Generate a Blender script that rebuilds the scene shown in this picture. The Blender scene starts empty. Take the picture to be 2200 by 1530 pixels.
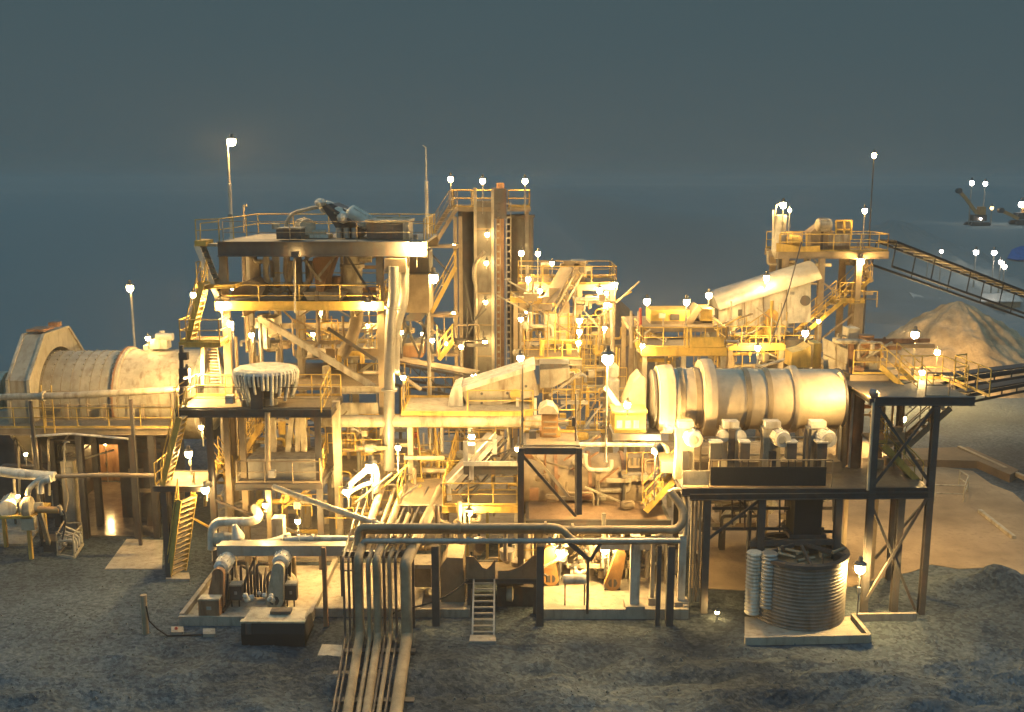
import bpy, math, random
from mathutils import Vector as V
random.seed(7)
S = bpy.context.scene
R = math.radians
# ---------------------------------------------------------------- camera
CAMZ, PITCH, F = 18.0, R(10), 2139.0
cd = bpy.data.cameras.new("camera"); cam = bpy.data.objects.new("camera", cd)
S.collection.objects.link(cam)
cam.location = (0, 0, CAMZ); cam.rotation_euler = (R(90)-PITCH, 0, 0)
cd.sensor_width = 36; cd.lens = 35; cd.clip_end = 3000; cd.clip_start = .3
S.camera = cam
# ---------------------------------------------------------------- world: even night sky, brighter overhead
w = bpy.data.worlds.new("World"); S.world = w; w.use_nodes = True
nt = w.node_tree; nt.nodes.clear()
def wn(t, **k):
    n = nt.nodes.new(t)
    for a, b in k.items(): setattr(n, a, b)
    return n
tc = wn('ShaderNodeTexCoord'); sx = wn('ShaderNodeSeparateXYZ'); mr = wn('ShaderNodeMapRange')
mr.interpolation_type = 'SMOOTHSTEP'
mr.inputs[1].default_value = .22; mr.inputs[2].default_value = .75
mx = wn('ShaderNodeMix', data_type='RGBA')
mx.inputs[6].default_value = (.056, .092, .106, 1)
mx.inputs[7].default_value = (.19, .40, .56, 1)
bg = wn('ShaderNodeBackground'); bg.inputs[1].default_value = 1.0
wo = wn('ShaderNodeOutputWorld')
L_ = nt.links.new
L_(tc.outputs['Generated'], sx.inputs[0]); L_(sx.outputs[2], mr.inputs[0]); L_(mr.outputs[0], mx.inputs[0])
L_(mx.outputs[2], bg.inputs[0]); L_(bg.outputs[0], wo.inputs[0])
# fill sun: one soft bluish sun from behind the camera, added as fill light
sd = bpy.data.lights.new("fill_sun", 'SUN'); sd.energy = .10; sd.angle = R(40); sd.color = (.55, .86, 1.0)
so = bpy.data.objects.new("fill_sun", sd); S.collection.objects.link(so)
so.rotation_euler = (R(52), 0, R(-12))
vs = S.view_settings; vs.view_transform = 'Standard'; vs.look = 'None'; vs.exposure = 0; vs.gamma = 1
S.cycles.use_denoising = True
S.cycles.max_bounces = 5; S.cycles.diffuse_bounces = 3; S.cycles.glossy_bounces = 2
S.cycles.sample_clamp_indirect = 2.5; S.cycles.caustics_reflective = False; S.cycles.caustics_refractive = False
S.cycles.use_light_tree = True
# ---------------------------------------------------------------- pixel -> place (photograph pixels, 2200 x 1530)
cP, sP = math.cos(PITCH), math.sin(PITCH)
def ray(px, py):
    v = (py-765)/F
    return V(((px-1100)/F, cP-v*sP, -sP-v*cP))
def W(px, py, Y):
    d = ray(px, py); return V((0, 0, CAMZ)) + d*(Y/d.y)
def G(px, py, z=0.):
    d = ray(px, py); return V((0, 0, CAMZ)) + d*((z-CAMZ)/d.z)
# ---------------------------------------------------------------- materials
MATS = {}
def mat(name, col, rough=.6, metal=0., var=.25, scale=1.5, stain=None, amt=.35, bump=.15, bscale=14, spec=.4, fine=None):
    m = bpy.data.materials.new(name); m.use_nodes = True
    t = m.node_tree; b = t.nodes['Principled BSDF']; N = t.nodes.new; K = t.links.new
    b.inputs['Roughness'].default_value = rough; b.inputs['Metallic'].default_value = metal
    b.inputs['Specular IOR Level'].default_value = spec
    g = N('ShaderNodeNewGeometry')
    n1 = N('ShaderNodeTexNoise'); n1.inputs['Scale'].default_value = scale; n1.inputs['Detail'].default_value = 6; n1.inputs['Roughness'].default_value = .65
    K(g.outputs['Position'], n1.inputs['Vector'])
    r = N('ShaderNodeValToRGB'); c = col
    r.color_ramp.elements[0].position = .3; r.color_ramp.elements[1].position = .7
    r.color_ramp.elements[0].color = (*[x*(1-var) for x in c], 1); r.color_ramp.elements[1].color = (*[min(.95, x*(1+var)) for x in c], 1)
    K(n1.outputs[0], r.inputs[0]); out = r.outputs[0]
    if stain:                                                 # streaks of rust / dust, longer along z
        mp = N('ShaderNodeMapping'); mp.inputs['Scale'].default_value = (2.2, 2.2, .5)
        n2 = N('ShaderNodeTexNoise'); n2.inputs['Scale'].default_value = 1.6; n2.inputs['Detail'].default_value = 5
        K(g.outputs['Position'], mp.inputs[0]); K(mp.outputs[0], n2.inputs['Vector'])
        r2 = N('ShaderNodeValToRGB'); r2.color_ramp.elements[0].position = .5; r2.color_ramp.elements[1].position = .72
        r2.color_ramp.elements[1].color = (amt*2, amt*2, amt*2, 1)
        K(n2.outputs[0], r2.inputs[0])
        mxn = N('ShaderNodeMix'); mxn.data_type = 'RGBA'; mxn.inputs[7].default_value = (*stain, 1)
        K(r2.outputs[0], mxn.inputs[0]); K(out, mxn.inputs[6]); out = mxn.outputs[2]
    if fine:                                                  # (axis scale vector, dark colour): grating / mesh lines
        sc, dk = fine
        mp = N('ShaderNodeMapping'); mp.inputs['Scale'].default_value = sc
        wv = N('ShaderNodeTexWave'); wv.inputs['Scale'].default_value = 1.0
        K(g.outputs['Position'], mp.inputs[0]); K(mp.outputs[0], wv.inputs['Vector'])
        mxn = N('ShaderNodeMix'); mxn.data_type = 'RGBA'; mxn.inputs[7].default_value = (*dk, 1)
        K(wv.outputs[1], mxn.inputs[0]); K(out, mxn.inputs[6]); out = mxn.outputs[2]
    K(out, b.inputs['Base Color'])
    if bump:
        n3 = N('ShaderNodeTexNoise'); n3.inputs['Scale'].default_value = bscale; n3.inputs['Detail'].default_value = 4
        K(g.outputs['Position'], n3.inputs['Vector'])
        bp = N('ShaderNodeBump'); bp.inputs['Strength'].default_value = bump; bp.inputs['Distance'].default_value = .05
        K(n3.outputs[0], bp.inputs['Height']); K(bp.outputs[0], b.inputs['Normal'])
    MATS[name] = m; return m
rust = (.22, .105, .05); dust = (.36, .28, .18)
cream = mat('cream_paint', (.48, .42, .30), .55, var=.32, scale=1.1, stain=(.17, .095, .05), amt=.34)
white = mat('white_paint', (.70, .65, .53), .5, stain=(.26, .18, .10), amt=.34)
yellow = mat('yellow_paint', (.66, .45, .11), .5, stain=rust, amt=.26)
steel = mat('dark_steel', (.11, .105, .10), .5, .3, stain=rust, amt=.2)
galv = mat('galvanised_steel', (.40, .38, .33), .45, .35, stain=dust, amt=.25)
brown = mat('brown_dusty_steel', (.33, .255, .16), .65, var=.4, scale=.9, stain=dust, amt=.3)
rusty = mat('rusty_steel', (.34, .19, .10), .7, stain=(.16, .07, .035), amt=.4)
orange = mat('orange_paint', (.56, .31, .11), .5, stain=rust, amt=.2)
redm = mat('red_paint', (.5, .08, .05), .5)
black = mat('black_rubber', (.03, .03, .03), .6, var=.1)
shell = mat('mill_shell_paint', (.40, .355, .26), .5, stain=(.28, .22, .14), amt=.4, scale=.8)
drumm = mat('drum_steel', (.56, .46, .32), .5, .05, stain=(.42, .31, .19), amt=.2, scale=.7)
conc = mat('concrete', (.40, .35, .27), .8, stain=(.2, .16, .12), amt=.35, bump=.25, scale=.9)
wetc = mat('wet_concrete', (.20, .165, .13), .16, var=.35, bump=.12, bscale=3, spec=.6)
gratem = mat('steel_grating', (.40, .31, .19), .6, stain=rust, amt=.25, fine=((34, 0, 0), (.10, .08, .06)))
meshm = mat('guard_mesh', (.50, .34, .19), .6, stain=rust, amt=.3, fine=((30, 0, 0), (.15, .10, .07)))
treadm = mat('stair_tread', (.52, .40, .22), .6, stain=rust, amt=.25)
slurry = mat('dried_slurry', (.66, .61, .49), .85, var=.3, scale=2.5, bump=.9, bscale=9)
sand = mat('crushed_ore', (.40, .29, .17), .95, var=.5, scale=.55, stain=(.30, .21, .13), bump=1.0, bscale=5)
yardm = mat('yard_dirt', (.34, .25, .15), .95, var=.45, scale=.22, stain=(.22, .16, .10), bump=.6, bscale=6)
glassm = mat('lamp_hood', (.22, .21, .19), .4, .5)
earth = mat('dark_earth', (.17, .12, .075), .95, var=.3, scale=.5, bump=.8, bscale=4)
tankm = mat('weathered_corrugated_iron', (.20, .185, .16), .5, .3, stain=(.12, .09, .06), amt=.4)
stonem = mat('loose_stone', (.135, .145, .14), .9, var=.35, scale=8)
bluem = mat('blue_glow_and_shed', (.03, .12, .34), .7)  # paints the far blue glow, and the shed walls
# gravel: two scales of noise and pebble cells
def gravel():
    m = bpy.data.materials.new('gravel'); m.use_nodes = True; t = m.node_tree; b = t.nodes['Principled BSDF']; N = t.nodes.new; K = t.links.new
    b.inputs['Roughness'].default_value = .95; b.inputs['Specular IOR Level'].default_value = .2
    g = N('ShaderNodeNewGeometry')
    v = N('ShaderNodeTexVoronoi'); v.inputs['Scale'].default_value = 7
    n = N('ShaderNodeTexNoise'); n.inputs['Scale'].default_value = .35; n.inputs['Detail'].default_value = 8; n.inputs['Roughness'].default_value = .7
    K(g.outputs['Position'], v.inputs['Vector']); K(g.outputs['Position'], n.inputs['Vector'])
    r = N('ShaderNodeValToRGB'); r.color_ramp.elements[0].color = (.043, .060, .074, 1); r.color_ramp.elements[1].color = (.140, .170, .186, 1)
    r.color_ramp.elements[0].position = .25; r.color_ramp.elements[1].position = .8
    ad = N('ShaderNodeMath'); ad.operation = 'MULTIPLY_ADD'; ad.inputs[1].default_value = .45
    sp = N('ShaderNodeSeparateColor'); K(v.outputs['Color'], sp.inputs[0]); K(sp.outputs[0], ad.inputs[0])
    ml = N('ShaderNodeMath'); ml.operation = 'MULTIPLY'; ml.inputs[1].default_value = .6
    K(n.outputs[0], ml.inputs[0]); K(ml.outputs[0], ad.inputs[2]); K(ad.outputs[0], r.inputs[0])
    sy = N('ShaderNodeSeparateXYZ'); K(g.outputs['Position'], sy.inputs[0])                   # sky veil painted into the ground colour, paler with distance
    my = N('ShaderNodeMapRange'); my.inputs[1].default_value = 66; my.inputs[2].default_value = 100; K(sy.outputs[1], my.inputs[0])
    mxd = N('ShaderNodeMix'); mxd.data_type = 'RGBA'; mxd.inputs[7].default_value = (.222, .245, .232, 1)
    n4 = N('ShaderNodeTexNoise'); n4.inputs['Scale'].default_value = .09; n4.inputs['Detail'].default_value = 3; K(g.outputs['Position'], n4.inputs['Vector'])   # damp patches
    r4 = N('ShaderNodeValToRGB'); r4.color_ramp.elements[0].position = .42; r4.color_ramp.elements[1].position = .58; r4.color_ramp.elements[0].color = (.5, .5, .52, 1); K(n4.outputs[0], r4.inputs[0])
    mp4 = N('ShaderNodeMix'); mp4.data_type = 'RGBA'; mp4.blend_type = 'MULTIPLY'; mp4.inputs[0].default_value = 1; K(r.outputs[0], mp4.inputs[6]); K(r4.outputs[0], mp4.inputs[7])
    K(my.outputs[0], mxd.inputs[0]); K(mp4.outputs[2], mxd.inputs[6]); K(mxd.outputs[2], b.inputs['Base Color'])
    bp = N('ShaderNodeBump'); bp.inputs['Strength'].default_value = 1; bp.inputs['Distance'].default_value = .12
    n2 = N('ShaderNodeTexNoise'); n2.inputs['Scale'].default_value = 5; n2.inputs['Detail'].default_value = 6
    K(g.outputs['Position'], n2.inputs['Vector']); K(n2.outputs[0], bp.inputs['Height']); K(bp.outputs[0], b.inputs['Normal'])
    return m
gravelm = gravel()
EM = {}
def emit(strength, tint='sodium'):
    k = (round(strength), tint)
    if k not in EM:
        m = bpy.data.materials.new('lamp_light'); m.use_nodes = True; t = m.node_tree; t.nodes.clear()
        e = t.nodes.new('ShaderNodeEmission'); o = t.nodes.new('ShaderNodeOutputMaterial')
        e.inputs[0].default_value = {'sodium': (1, .63, .215, 1), 'white': (1, .90, .78, 1), 'blue': (.3, .5, 1, 1)}[tint]
        e.inputs[1].default_value = strength; t.links.new(e.outputs[0], o.inputs[0]); EM[k] = m
    return EM[k]
# ---------------------------------------------------------------- mesh builder
UP = V((0, 0, 1))
WL = {}                                                       # world origin of every empty / part
class MB:
    def __init__(s): s.v = []; s.f = []; s.s = []
    def add(s, vs, fs, smooth=False):
        o = len(s.v); s.v += [V(p) for p in vs]
        for f in fs: s.f.append(tuple(i+o for i in f)); s.s.append(smooth)
        return s
    def hexa(s, p):                                           # 8 points: bottom ring, top ring
        return s.add(p, [(3, 2, 1, 0), (4, 5, 6, 7), (0, 1, 5, 4), (1, 2, 6, 5), (2, 3, 7, 6), (3, 0, 4, 7)])
    def box(s, x0, x1, y0, y1, z0, z1):
        return s.hexa([(x0, y0, z0), (x1, y0, z0), (x1, y1, z0), (x0, y1, z0), (x0, y0, z1), (x1, y0, z1), (x1, y1, z1), (x0, y1, z1)])
    def cbox(s, c, a, b, h): c = V(c); return s.box(c.x-a/2, c.x+a/2, c.y-b/2, c.y+b/2, c.z, c.z+h)
    def pbox(s, px0, py0, px1, py1, Y, d):                    # front face spans the pixel box at depth Y
        a = W(px0, py1, Y); b = W(px1, py0, Y); return s.box(min(a.x, b.x), max(a.x, b.x), Y, Y+d, a.z, b.z)
    def beam(s, a, b, w_, h=None, up=UP):
        a, b = V(a), V(b); h = h or w_; d = (b-a).normalized()
        if abs(d.dot(up)) > .98: up = V((0, 1, 0))
        x = d.cross(up).normalized()*w_/2; y = x.cross(d).normalized()*h/2
        return s.hexa([a-x-y, a+x-y, b+x-y, b-x-y, a-x+y, a+x+y, b+x+y, b-x+y])
    def ibeam(s, a, b, w_, h, t=.03, up=UP):
        a, b = V(a), V(b); d = (b-a).normalized()
        if abs(d.dot(up)) > .98: up = V((0, 1, 0))
        x = d.cross(up).normalized(); y = x.cross(d).normalized()
        s.beam(a+y*(h/2-t/2), b+y*(h/2-t/2), w_, t, up); s.beam(a-y*(h/2-t/2), b-y*(h/2-t/2), w_, t, up)
        return s.beam(a, b, t, h-2*t, up)
    def tube(s, pts, r, n=10, cap=True):
        pts = [V(p) for p in pts]; q = [pts[0]]
        for p in pts[1:]:
            if (p-q[-1]).length > 1e-5: q.append(p)
        pts = q
        d = (pts[1]-pts[0]).normalized(); u = d.cross(UP if abs(d.z) < .9 else V((0, 1, 0))).normalized(); rings = []
        for i, p in enumerate(pts):
            t = (pts[min(i+1, len(pts)-1)]-pts[max(i-1, 0)]).normalized()
            u = (u-t*u.dot(t)).normalized(); b = t.cross(u)
            rings.append([p+(u*math.cos(2*math.pi*k/n)+b*math.sin(2*math.pi*k/n))*r for k in range(n)])
        s.add([p for q in rings for p in q], [(i*n+k, i*n+(k+1) % n, (i+1)*n+(k+1) % n, (i+1)*n+k) for i in range(len(pts)-1) for k in range(n)], True)
        if cap: s.add(rings[0], [tuple(range(n))[::-1]]); s.add(rings[-1], [tuple(range(n))])
        return s
    def lathe(s, o, ax, prof, n=32, cap=True, smooth=True):   # prof: (distance along axis, radius)
        o = V(o); ax = V(ax).normalized(); u = ax.cross(UP if abs(ax.z) < .9 else V((0, 1, 0))).normalized(); b = ax.cross(u)
        ring = lambda t, r: [o+ax*t+(u*math.cos(2*math.pi*k/n)+b*math.sin(2*math.pi*k/n))*r for k in range(n)]
        for (t0, r0), (t1, r1) in zip(prof, prof[1:]):
            s.add(ring(t0, r0)+ring(t1, r1), [(k, (k+1) % n, n+(k+1) % n, n+k) for k in range(n)], smooth)
        if cap:
            if prof[0][1] > .001: s.add(ring(*prof[0]), [tuple(range(n))[::-1]])
            if prof[-1][1] > .001: s.add(ring(*prof[-1]), [tuple(range(n))])
        return s
    def cyl(s, a, b, r, n=20): a, b = V(a), V(b); return s.lathe(a, b-a, [(0, r), ((b-a).length, r)], n)
    def prism(s, poly, vec):
        n = len(poly); p = [V(q) for q in poly]; vec = V(vec)
        return s.add(p+[q+vec for q in p], [tuple(range(n))[::-1], tuple(range(n, 2*n))]+[(i, (i+1) % n, n+(i+1) % n, n+i) for i in range(n)])
    def ball(s, c, r, n=14, sq=1.):
        m = n//2; c = V(c)
        return s.lathe(c-V((0, 0, r*sq)), UP, [(r*sq*(1-math.cos(math.pi*i/m)), max(r*math.sin(math.pi*i/m), .0005)) for i in range(m+1)], n, False)
    def build(s, name, m, parent=None):
        o = V((0, 0, 0)) if parent is None else WL[parent]
        me = bpy.data.meshes.new(name); me.from_pydata([tuple(p-o) for p in s.v], [], s.f)
        me.polygons.foreach_set('use_smooth', s.s); me.materials.append(m); me.update()
        ob = bpy.data.objects.new(name, me); S.collection.objects.link(ob)
        WL[ob] = o
        if parent: ob.parent = parent
        return ob
def bend(pts, rad, n=6):                                      # round the corners of a pipe run
    pts = [V(p) for p in pts]; out = [pts[0]]
    for a, b, c in zip(pts, pts[1:], pts[2:]):
        r = min(rad, (a-b).length*.49, (c-b).length*.49); p0 = b+(a-b).normalized()*r; p1 = b+(c-b).normalized()*r
        for i in range(n+1):
            t = i/n; out.append(p0*(1-t)**2+b*2*t*(1-t)+p1*t*t)
    return out+[pts[-1]]
def tag(o, label, cat, group=None, kind=None):
    if label: o['label'] = label
    if cat: o['category'] = cat
    if group: o['group'] = group
    if kind: o['kind'] = kind
    return o
def thing(name, label, cat, loc, group=None):
    o = bpy.data.objects.new(name, None); S.collection.objects.link(o); o.empty_display_size = .2
    o.location = loc; WL[o] = V(loc); return tag(o, label, cat, group)
def struct(name, mb, m): o = mb.build(name, m); o['kind'] = 'structure'; return o
# ---------------------------------------------------------------- repeated kit
def rail(parent, pts, h=1.05, sp=1.5, m=None, r=.03, toe=True):   # handrail with its posts as sub-parts
    m = m or yellow; pts = [V(p) for p in pts]; b = MB()
    b.tube([p+UP*h for p in pts], r, 6); b.tube([p+UP*h*.52 for p in pts], r*.8, 6)
    if toe:
        for p, q in zip(pts, pts[1:]): b.beam(p+UP*.06, q+UP*.06, .02, .12)
    ro = b.build('handrail', m, parent)
    for i, (p, q) in enumerate(zip(pts, pts[1:])):
        n = max(1, round((q-p).length/sp))
        for k in range(n+(i == len(pts)-2)):
            c = p.lerp(q, k/n); MB().tube([c, c+UP*h], r, 6).build('post', m, ro)
    return ro
def stair(label, a, b, wd=.9, m=None, hr=True, sm=None, tm=None):
    m = m or yellow; a, b = V(a), V(b); t = thing('staircase', label, 'stairs', a, 'steel staircases of the plant')
    d = b-a; hd = V((d.x, d.y, 0)); hd = hd.normalized() if hd.length > .05 else V((0, 1, 0)); sd_ = V((-hd.y, hd.x, 0))
    for k in (-1, 1): MB().beam(a+sd_*k*wd/2, b+sd_*k*wd/2, .05, .26).build('stringer', sm or m, t)
    n = max(3, round(d.z/.25))
    for i in range(n):
        c = a.lerp(b, (i+.5)/n); c0 = c-hd*.14; c1 = c+hd*.14
        MB().beam(c0, c1, wd-.06, .035).build('step', tm or treadm, t)
    if hr:
        for k in (-1, 1):
            q = sd_*k*(wd/2+.04); mb = MB(); p0 = a+q; p1 = b+q
            mb.tube([p0+UP*.15, p0+UP*1.0, p1+UP*1.0], .028, 6); mb.tube([p0+UP*.55, p1+UP*.55], .022, 6)
            for j in range(1, max(2, round(d.length/1.6))+1):
                c = p0.lerp(p1, j/max(2, round(d.length/1.6))); mb.tube([c, c+UP*1.0], .025, 6)
            mb.build('handrail', m, t)
    return t
def ladder(parent, x, y, z0, z1, wd=.45, cage=True, m=None, name='ladder'):
    m = m or yellow; b = MB()
    for k in (-1, 1): b.beam((x+k*wd/2, y, z0), (x+k*wd/2, y, z1+1.0), .05, .06)
    z = z0+.3
    while z < z1: b.tube([(x-wd/2, y, z), (x+wd/2, y, z)], .018, 5); z += .3
    if cage:
        z = z0+2.2
        while z < z1+1: b.tube([(x+math.cos(a)*.36, y-.02-math.sin(a)*.62, z) for a in [math.pi*i/10 for i in range(11)]], .02, 5); z += .9
        for a in (.6, 1.57, 2.54): b.beam((x+math.cos(a)*.36, y-.02-math.sin(a)*.62, z0+2.2), (x+math.cos(a)*.36, y-.02-math.sin(a)*.62, z1+1), .04, .02)
    return b.build(name, m, parent)
def platform(label, px0, px1, py, Y, dep, legs=(), rails='fblr', zb=0., fas=.3, fm=None, dm=None, lm=None, backlegs=True, lw=.25, braces=(), name='platform', cat='platform', rm=None, sp=1.5):
    """steel platform whose front top edge lies on pixel row py at depth Y; legs: pixel columns on that edge"""
    a = W(px0, py, Y); b = W(px1, py, Y); z = a.z; x0, x1 = a.x, b.x; y1 = Y+dep
    t = thing(name, label, cat, ((x0+x1)/2, (Y+y1)/2, zb)); fm = fm or cream; lm = lm or fm
    MB().box(x0+.1, x1-.1, Y+.1, y1-.1, z-.06, z).build('deck', dm or gratem, t)
    MB().ibeam((x0, Y, z-fas/2+.02), (x1, Y, z-fas/2+.02), .16, fas).build('edge_beam', fm, t)
    MB().ibeam((x0, y1, z-fas/2+.02), (x1, y1, z-fas/2+.02), .16, fas).build('edge_beam', fm, t)
    for x in (x0+.08, x1-.08): MB().ibeam((x, Y+.09, z-fas/2+.02), (x, y1-.09, z-fas/2+.02), .14, fas-.02).build('edge_beam', fm, t)
    j = MB(); n = max(1, int((x1-x0)/1.4))
    for i in range(1, n): x = x0+(x1-x0)*i/n; j.beam((x, Y+.1, z-.15), (x, y1-.1, z-.15), .08, .16)
    if n > 1: j.build('joist', fm, t)
    X = []
    for p in legs:
        x = W(p, py, Y).x; X.append(x)
        for yy in ((Y+.12, y1-.12) if backlegs else (Y+.12,)):
            MB().ibeam((x, yy, zb), (x, yy, z-fas+.02), lw, lw, .035, V((0, 1, 0))).build('column', lm, t)
    for (i, j_, f0, f1) in braces:                            # diagonal between leg i and leg j, fractions of height
        h = z-fas-zb; MB().beam((X[i], Y+.12, zb+h*f0), (X[j_], Y+.12, zb+h*f1), .1, .1, V((0, 1, 0))).build('brace', lm, t)
    e = .06; q = {'f': [(x0+e, Y+e, z), (x1-e, Y+e, z)], 'b': [(x0+e, y1-e, z), (x1-e, y1-e, z)], 'l': [(x0+e, Y+e, z), (x0+e, y1-e, z)], 'r': [(x1-e, Y+e, z), (x1-e, y1-e, z)]}
    for k in rails: rail(t, q[k], sp=sp, m=rm)
    t['x0'], t['x1'], t['z'] = x0, x1, z
    return t
LAMPG = 'sodium lamps lighting the plant'
def lamp(px, py, Y, r, pw, label, post=1.2, dx=0., back=0., tint='sodium', pm=None, base=None, pr=.035, group=LAMPG):
    """globe at the pixel; a post drops `post` metres from it (or to height `base`), offset dx / back by an arm"""
    c = W(px, py, Y); pm = pm or galv; zb = c.z-post if base is None else base; pw *= 1/.49; r *= .7
    f = V((c.x+dx, c.y+back, zb)); t = thing('lamp', label, 'lamp', f, group)
    top = V((f.x, f.y, c.z+r*.9)); hgt = top.z-f.z
    if hgt > 3: MB().lathe(f, UP, [(0, pr*2.4), (.06, pr*2.4), (.06, pr*1.5), (hgt*.55, pr*1.3), (hgt*.55+.05, pr), (hgt, pr*.8)], 8).build('pole', pm, t)
    else: MB().tube([f, top], pr, 6).build('pole', pm, t)
    h = c+UP*r*1.0
    if abs(dx)+abs(back) > .02: MB().tube([top, h], pr*.8, 6).build('arm', pm, t)
    MB().lathe(h-UP*r*.2, UP, [(0, r*1.25), (r*.25, r*1.2), (r*.55, r*.75), (r*.6, r*.5), (r*1.5, r*.42), (r*1.6, r*.2)], 14).build('hood', glassm, t)
    MB().box(f.x-pr*1.6, f.x+pr*1.6, f.y-pr*2.2, f.y-pr*.6, f.z+min(hgt*.45, 1.0), f.z+min(hgt*.45, 1.0)+.22).build('gear_case', galv, t)
    MB().ball(c, r, 10, 1.15).build('globe', emit(pw, tint), t)
    return t
def pipe(label, pts, r, m=None, rad=.6, n=12, fl=(), name='pipe', cat='pipe', group=None, sup=()):
    t = thing(name, label, cat, pts[0], group); P = bend(pts, rad)
    MB().tube(P, r, n).build('pipe_run', m or cream, t)
    for i in fl:                                              # flanges at fractions of the first-to-last polyline
        tot = sum((V(b)-V(a)).length for a, b in zip(pts, pts[1:])); d = i*tot
        for a, b in zip(pts, pts[1:]):
            a, b = V(a), V(b); l = (b-a).length
            if d <= l: c = a+(b-a).normalized()*d; k = (b-a).normalized()*.05; MB().cyl(c-k, c+k, r*1.5, 16).build('flange', m or cream, t); break
            d -= l
    for x, y, z0, z1 in sup: MB().beam((x, y, z0), (x, y, z1), .14, .14).build('support', steel, t)
    return t
def flood(px, py, Y, tgt, r, pw, label, post=.8, pm=None):    # shaded floodlight: dished lens facing tgt, closed at the back
    c = W(px, py, Y); d = (V(tgt)-c).normalized(); pm = pm or galv; f = V((c.x, c.y, c.z-post)); t = thing('floodlight', label, 'floodlight', f, LAMPG)
    MB().tube([f, c-d*r*.5-UP*r*.3], .035, 6).build('pole', pm, t)
    MB().lathe(c-d*r*.9, d, [(0, r*.45), (r*.3, r*.75), (r*1.1, r*1.15), (r*1.12, r*1.05), (r*.95, r*.95)], 16, False).build('housing', glassm, t)
    MB().lathe(c-d*r*.9, d, [(0, r*.45), (.01, r*.44)], 12).build('back_cap', glassm, t)
    MB().lathe(c-d*.02, d, [(0, r*.94), (r*.25, r*.7), (r*.36, r*.02)], 14, False).build('lens', emit(pw), t)
    return t
def motor(mb, c, ax, L, r):                                   # finned motor body with end bells
    c = V(c); ax = V(ax).normalized()
    mb.lathe(c-ax*L/2, ax, [(0, r*.55), (L*.08, r*.9), (L*.16, r), (L*.8, r), (L*.82, r*1.06), (L, r*.95)], 18)
    for k in range(8):
        a = 2*math.pi*k/8; u = ax.cross(UP).normalized(); b = ax.cross(u); o = (u*math.cos(a)+b*math.sin(a))*r*1.04
        mb.beam(c-ax*L*.32+o, c+ax*L*.28+o, .03, .06)
    return mb
# ================================================================ SETTING
from mathutils import noise
def sst(a, b, x): x = max(0, min(1, (x-a)/(b-a))); return x*x*(3-2*x)
def hgt(x, y):
    rut = 0
    for a, b_, c in ((-.25, 34.5, .0), (-.25, 36.3, 0), (.12, 33.2, 0), (.12, 31.4, 0)): d = (y-(b_+a*x*.5+.5*math.sin(x*.18))); rut -= .10*math.exp(-(d/.22)**2)-.05*math.exp(-((abs(d)-.42)/.18)**2)
    n = noise.fractal(V((x*.25, y*.25, 3.1)), 1.0, 2.1, 5)
    n2 = noise.fractal(V((x*.7, y*1.3, 7.7)), 1.0, 2.1, 4)
    front = 1-sst(35.2, 37.6, y)
    z = rut*(1-sst(35.5, 36.5, y)) + front*(.30*n+.26*n2-.05)
    z += .9*math.exp(-((x-21.5)/2.2)**2-((y-42.3)/.9)**2)*(1+.5*n2)+.7*math.exp(-((x-25.5)/2.6)**2-((y-41)/1.0)**2)*(1+.5*n2)   # spoil heaps at the yard edge
    z += sst(18, 40, x)*sst(130, 162, y)*(11.2+.9*noise.fractal(V((x*.03, y*.03, 1)), 1, 2, 4))
    z += sst(60, 70, y)*(.3*n)*sst(150, 100, y)
    return z
def ground():
    xs = [-900, -400, -200, -120, -80, -60, -50, -44]+[-40+i*.34 for i in range(236)]+[44, 50, 60, 75, 95, 120, 160, 220, 300, 420, 600, 900]
    ys = [-60, -10, 10, 20]+[26+i*.3 for i in range(80)]+[50+i*1.0 for i in range(30)]+[80+6*i for i in range(24)]+[240, 280, 330, 400, 550, 800, 1300, 2000]
    v = [(x, y, hgt(x, y)) for y in ys for x in xs]; n = len(xs)
    m = MB().add(v, [(j*n+i, j*n+i+1, (j+1)*n+i+1, (j+1)*n+i) for j in range(len(ys)-1) for i in range(n-1)], True)
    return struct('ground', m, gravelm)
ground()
def slab(name, pp, z, m, zb=-.3):                             # a slab whose top outline lies on photograph pixels at height z
    p = [G(a, b, z) for a, b in pp]; return struct(name, MB().prism(p, (0, 0, zb-z)), m)
slab('yard', [(1484, 1262), (1600, 1268), (1700, 1256), (1830, 1260), (1900, 1240), (1960, 1228), (2000, 1212), (2060, 1222), (2120, 1219), (2190, 1244), (2250, 1262), (2330, 1290), (2340, 1150), (2290, 1112), (2210, 1088), (2176, 1058), (2130, 1040), (2090, 1012), (2030, 1004), (1960, 990), (1900, 985), (1490, 985)], .03, yardm)
slab('concrete_floor', [(140, 1150), (345, 1152), (345, 1062), (250, 1036), (205, 1036), (150, 1070)], .05, wetc)
slab('concrete_floor', [(225, 1222), (348, 1222), (350, 1160), (272, 1158)], .04, conc)
slab('concrete_floor', [(-120, 1172), (60, 1168), (95, 1120), (95, 1040), (-160, 1040)], .12, conc)
slab('concrete_floor', [(455, 1205), (760, 1205), (880, 1160), (1130, 1160), (1480, 1120), (1560, 905), (640, 905), (500, 960), (455, 1060)], .06, conc)
slab('concrete_floor', [(1120, 1230), (1470, 1230), (1482, 1120), (1132, 1162)], .064, conc)
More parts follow.
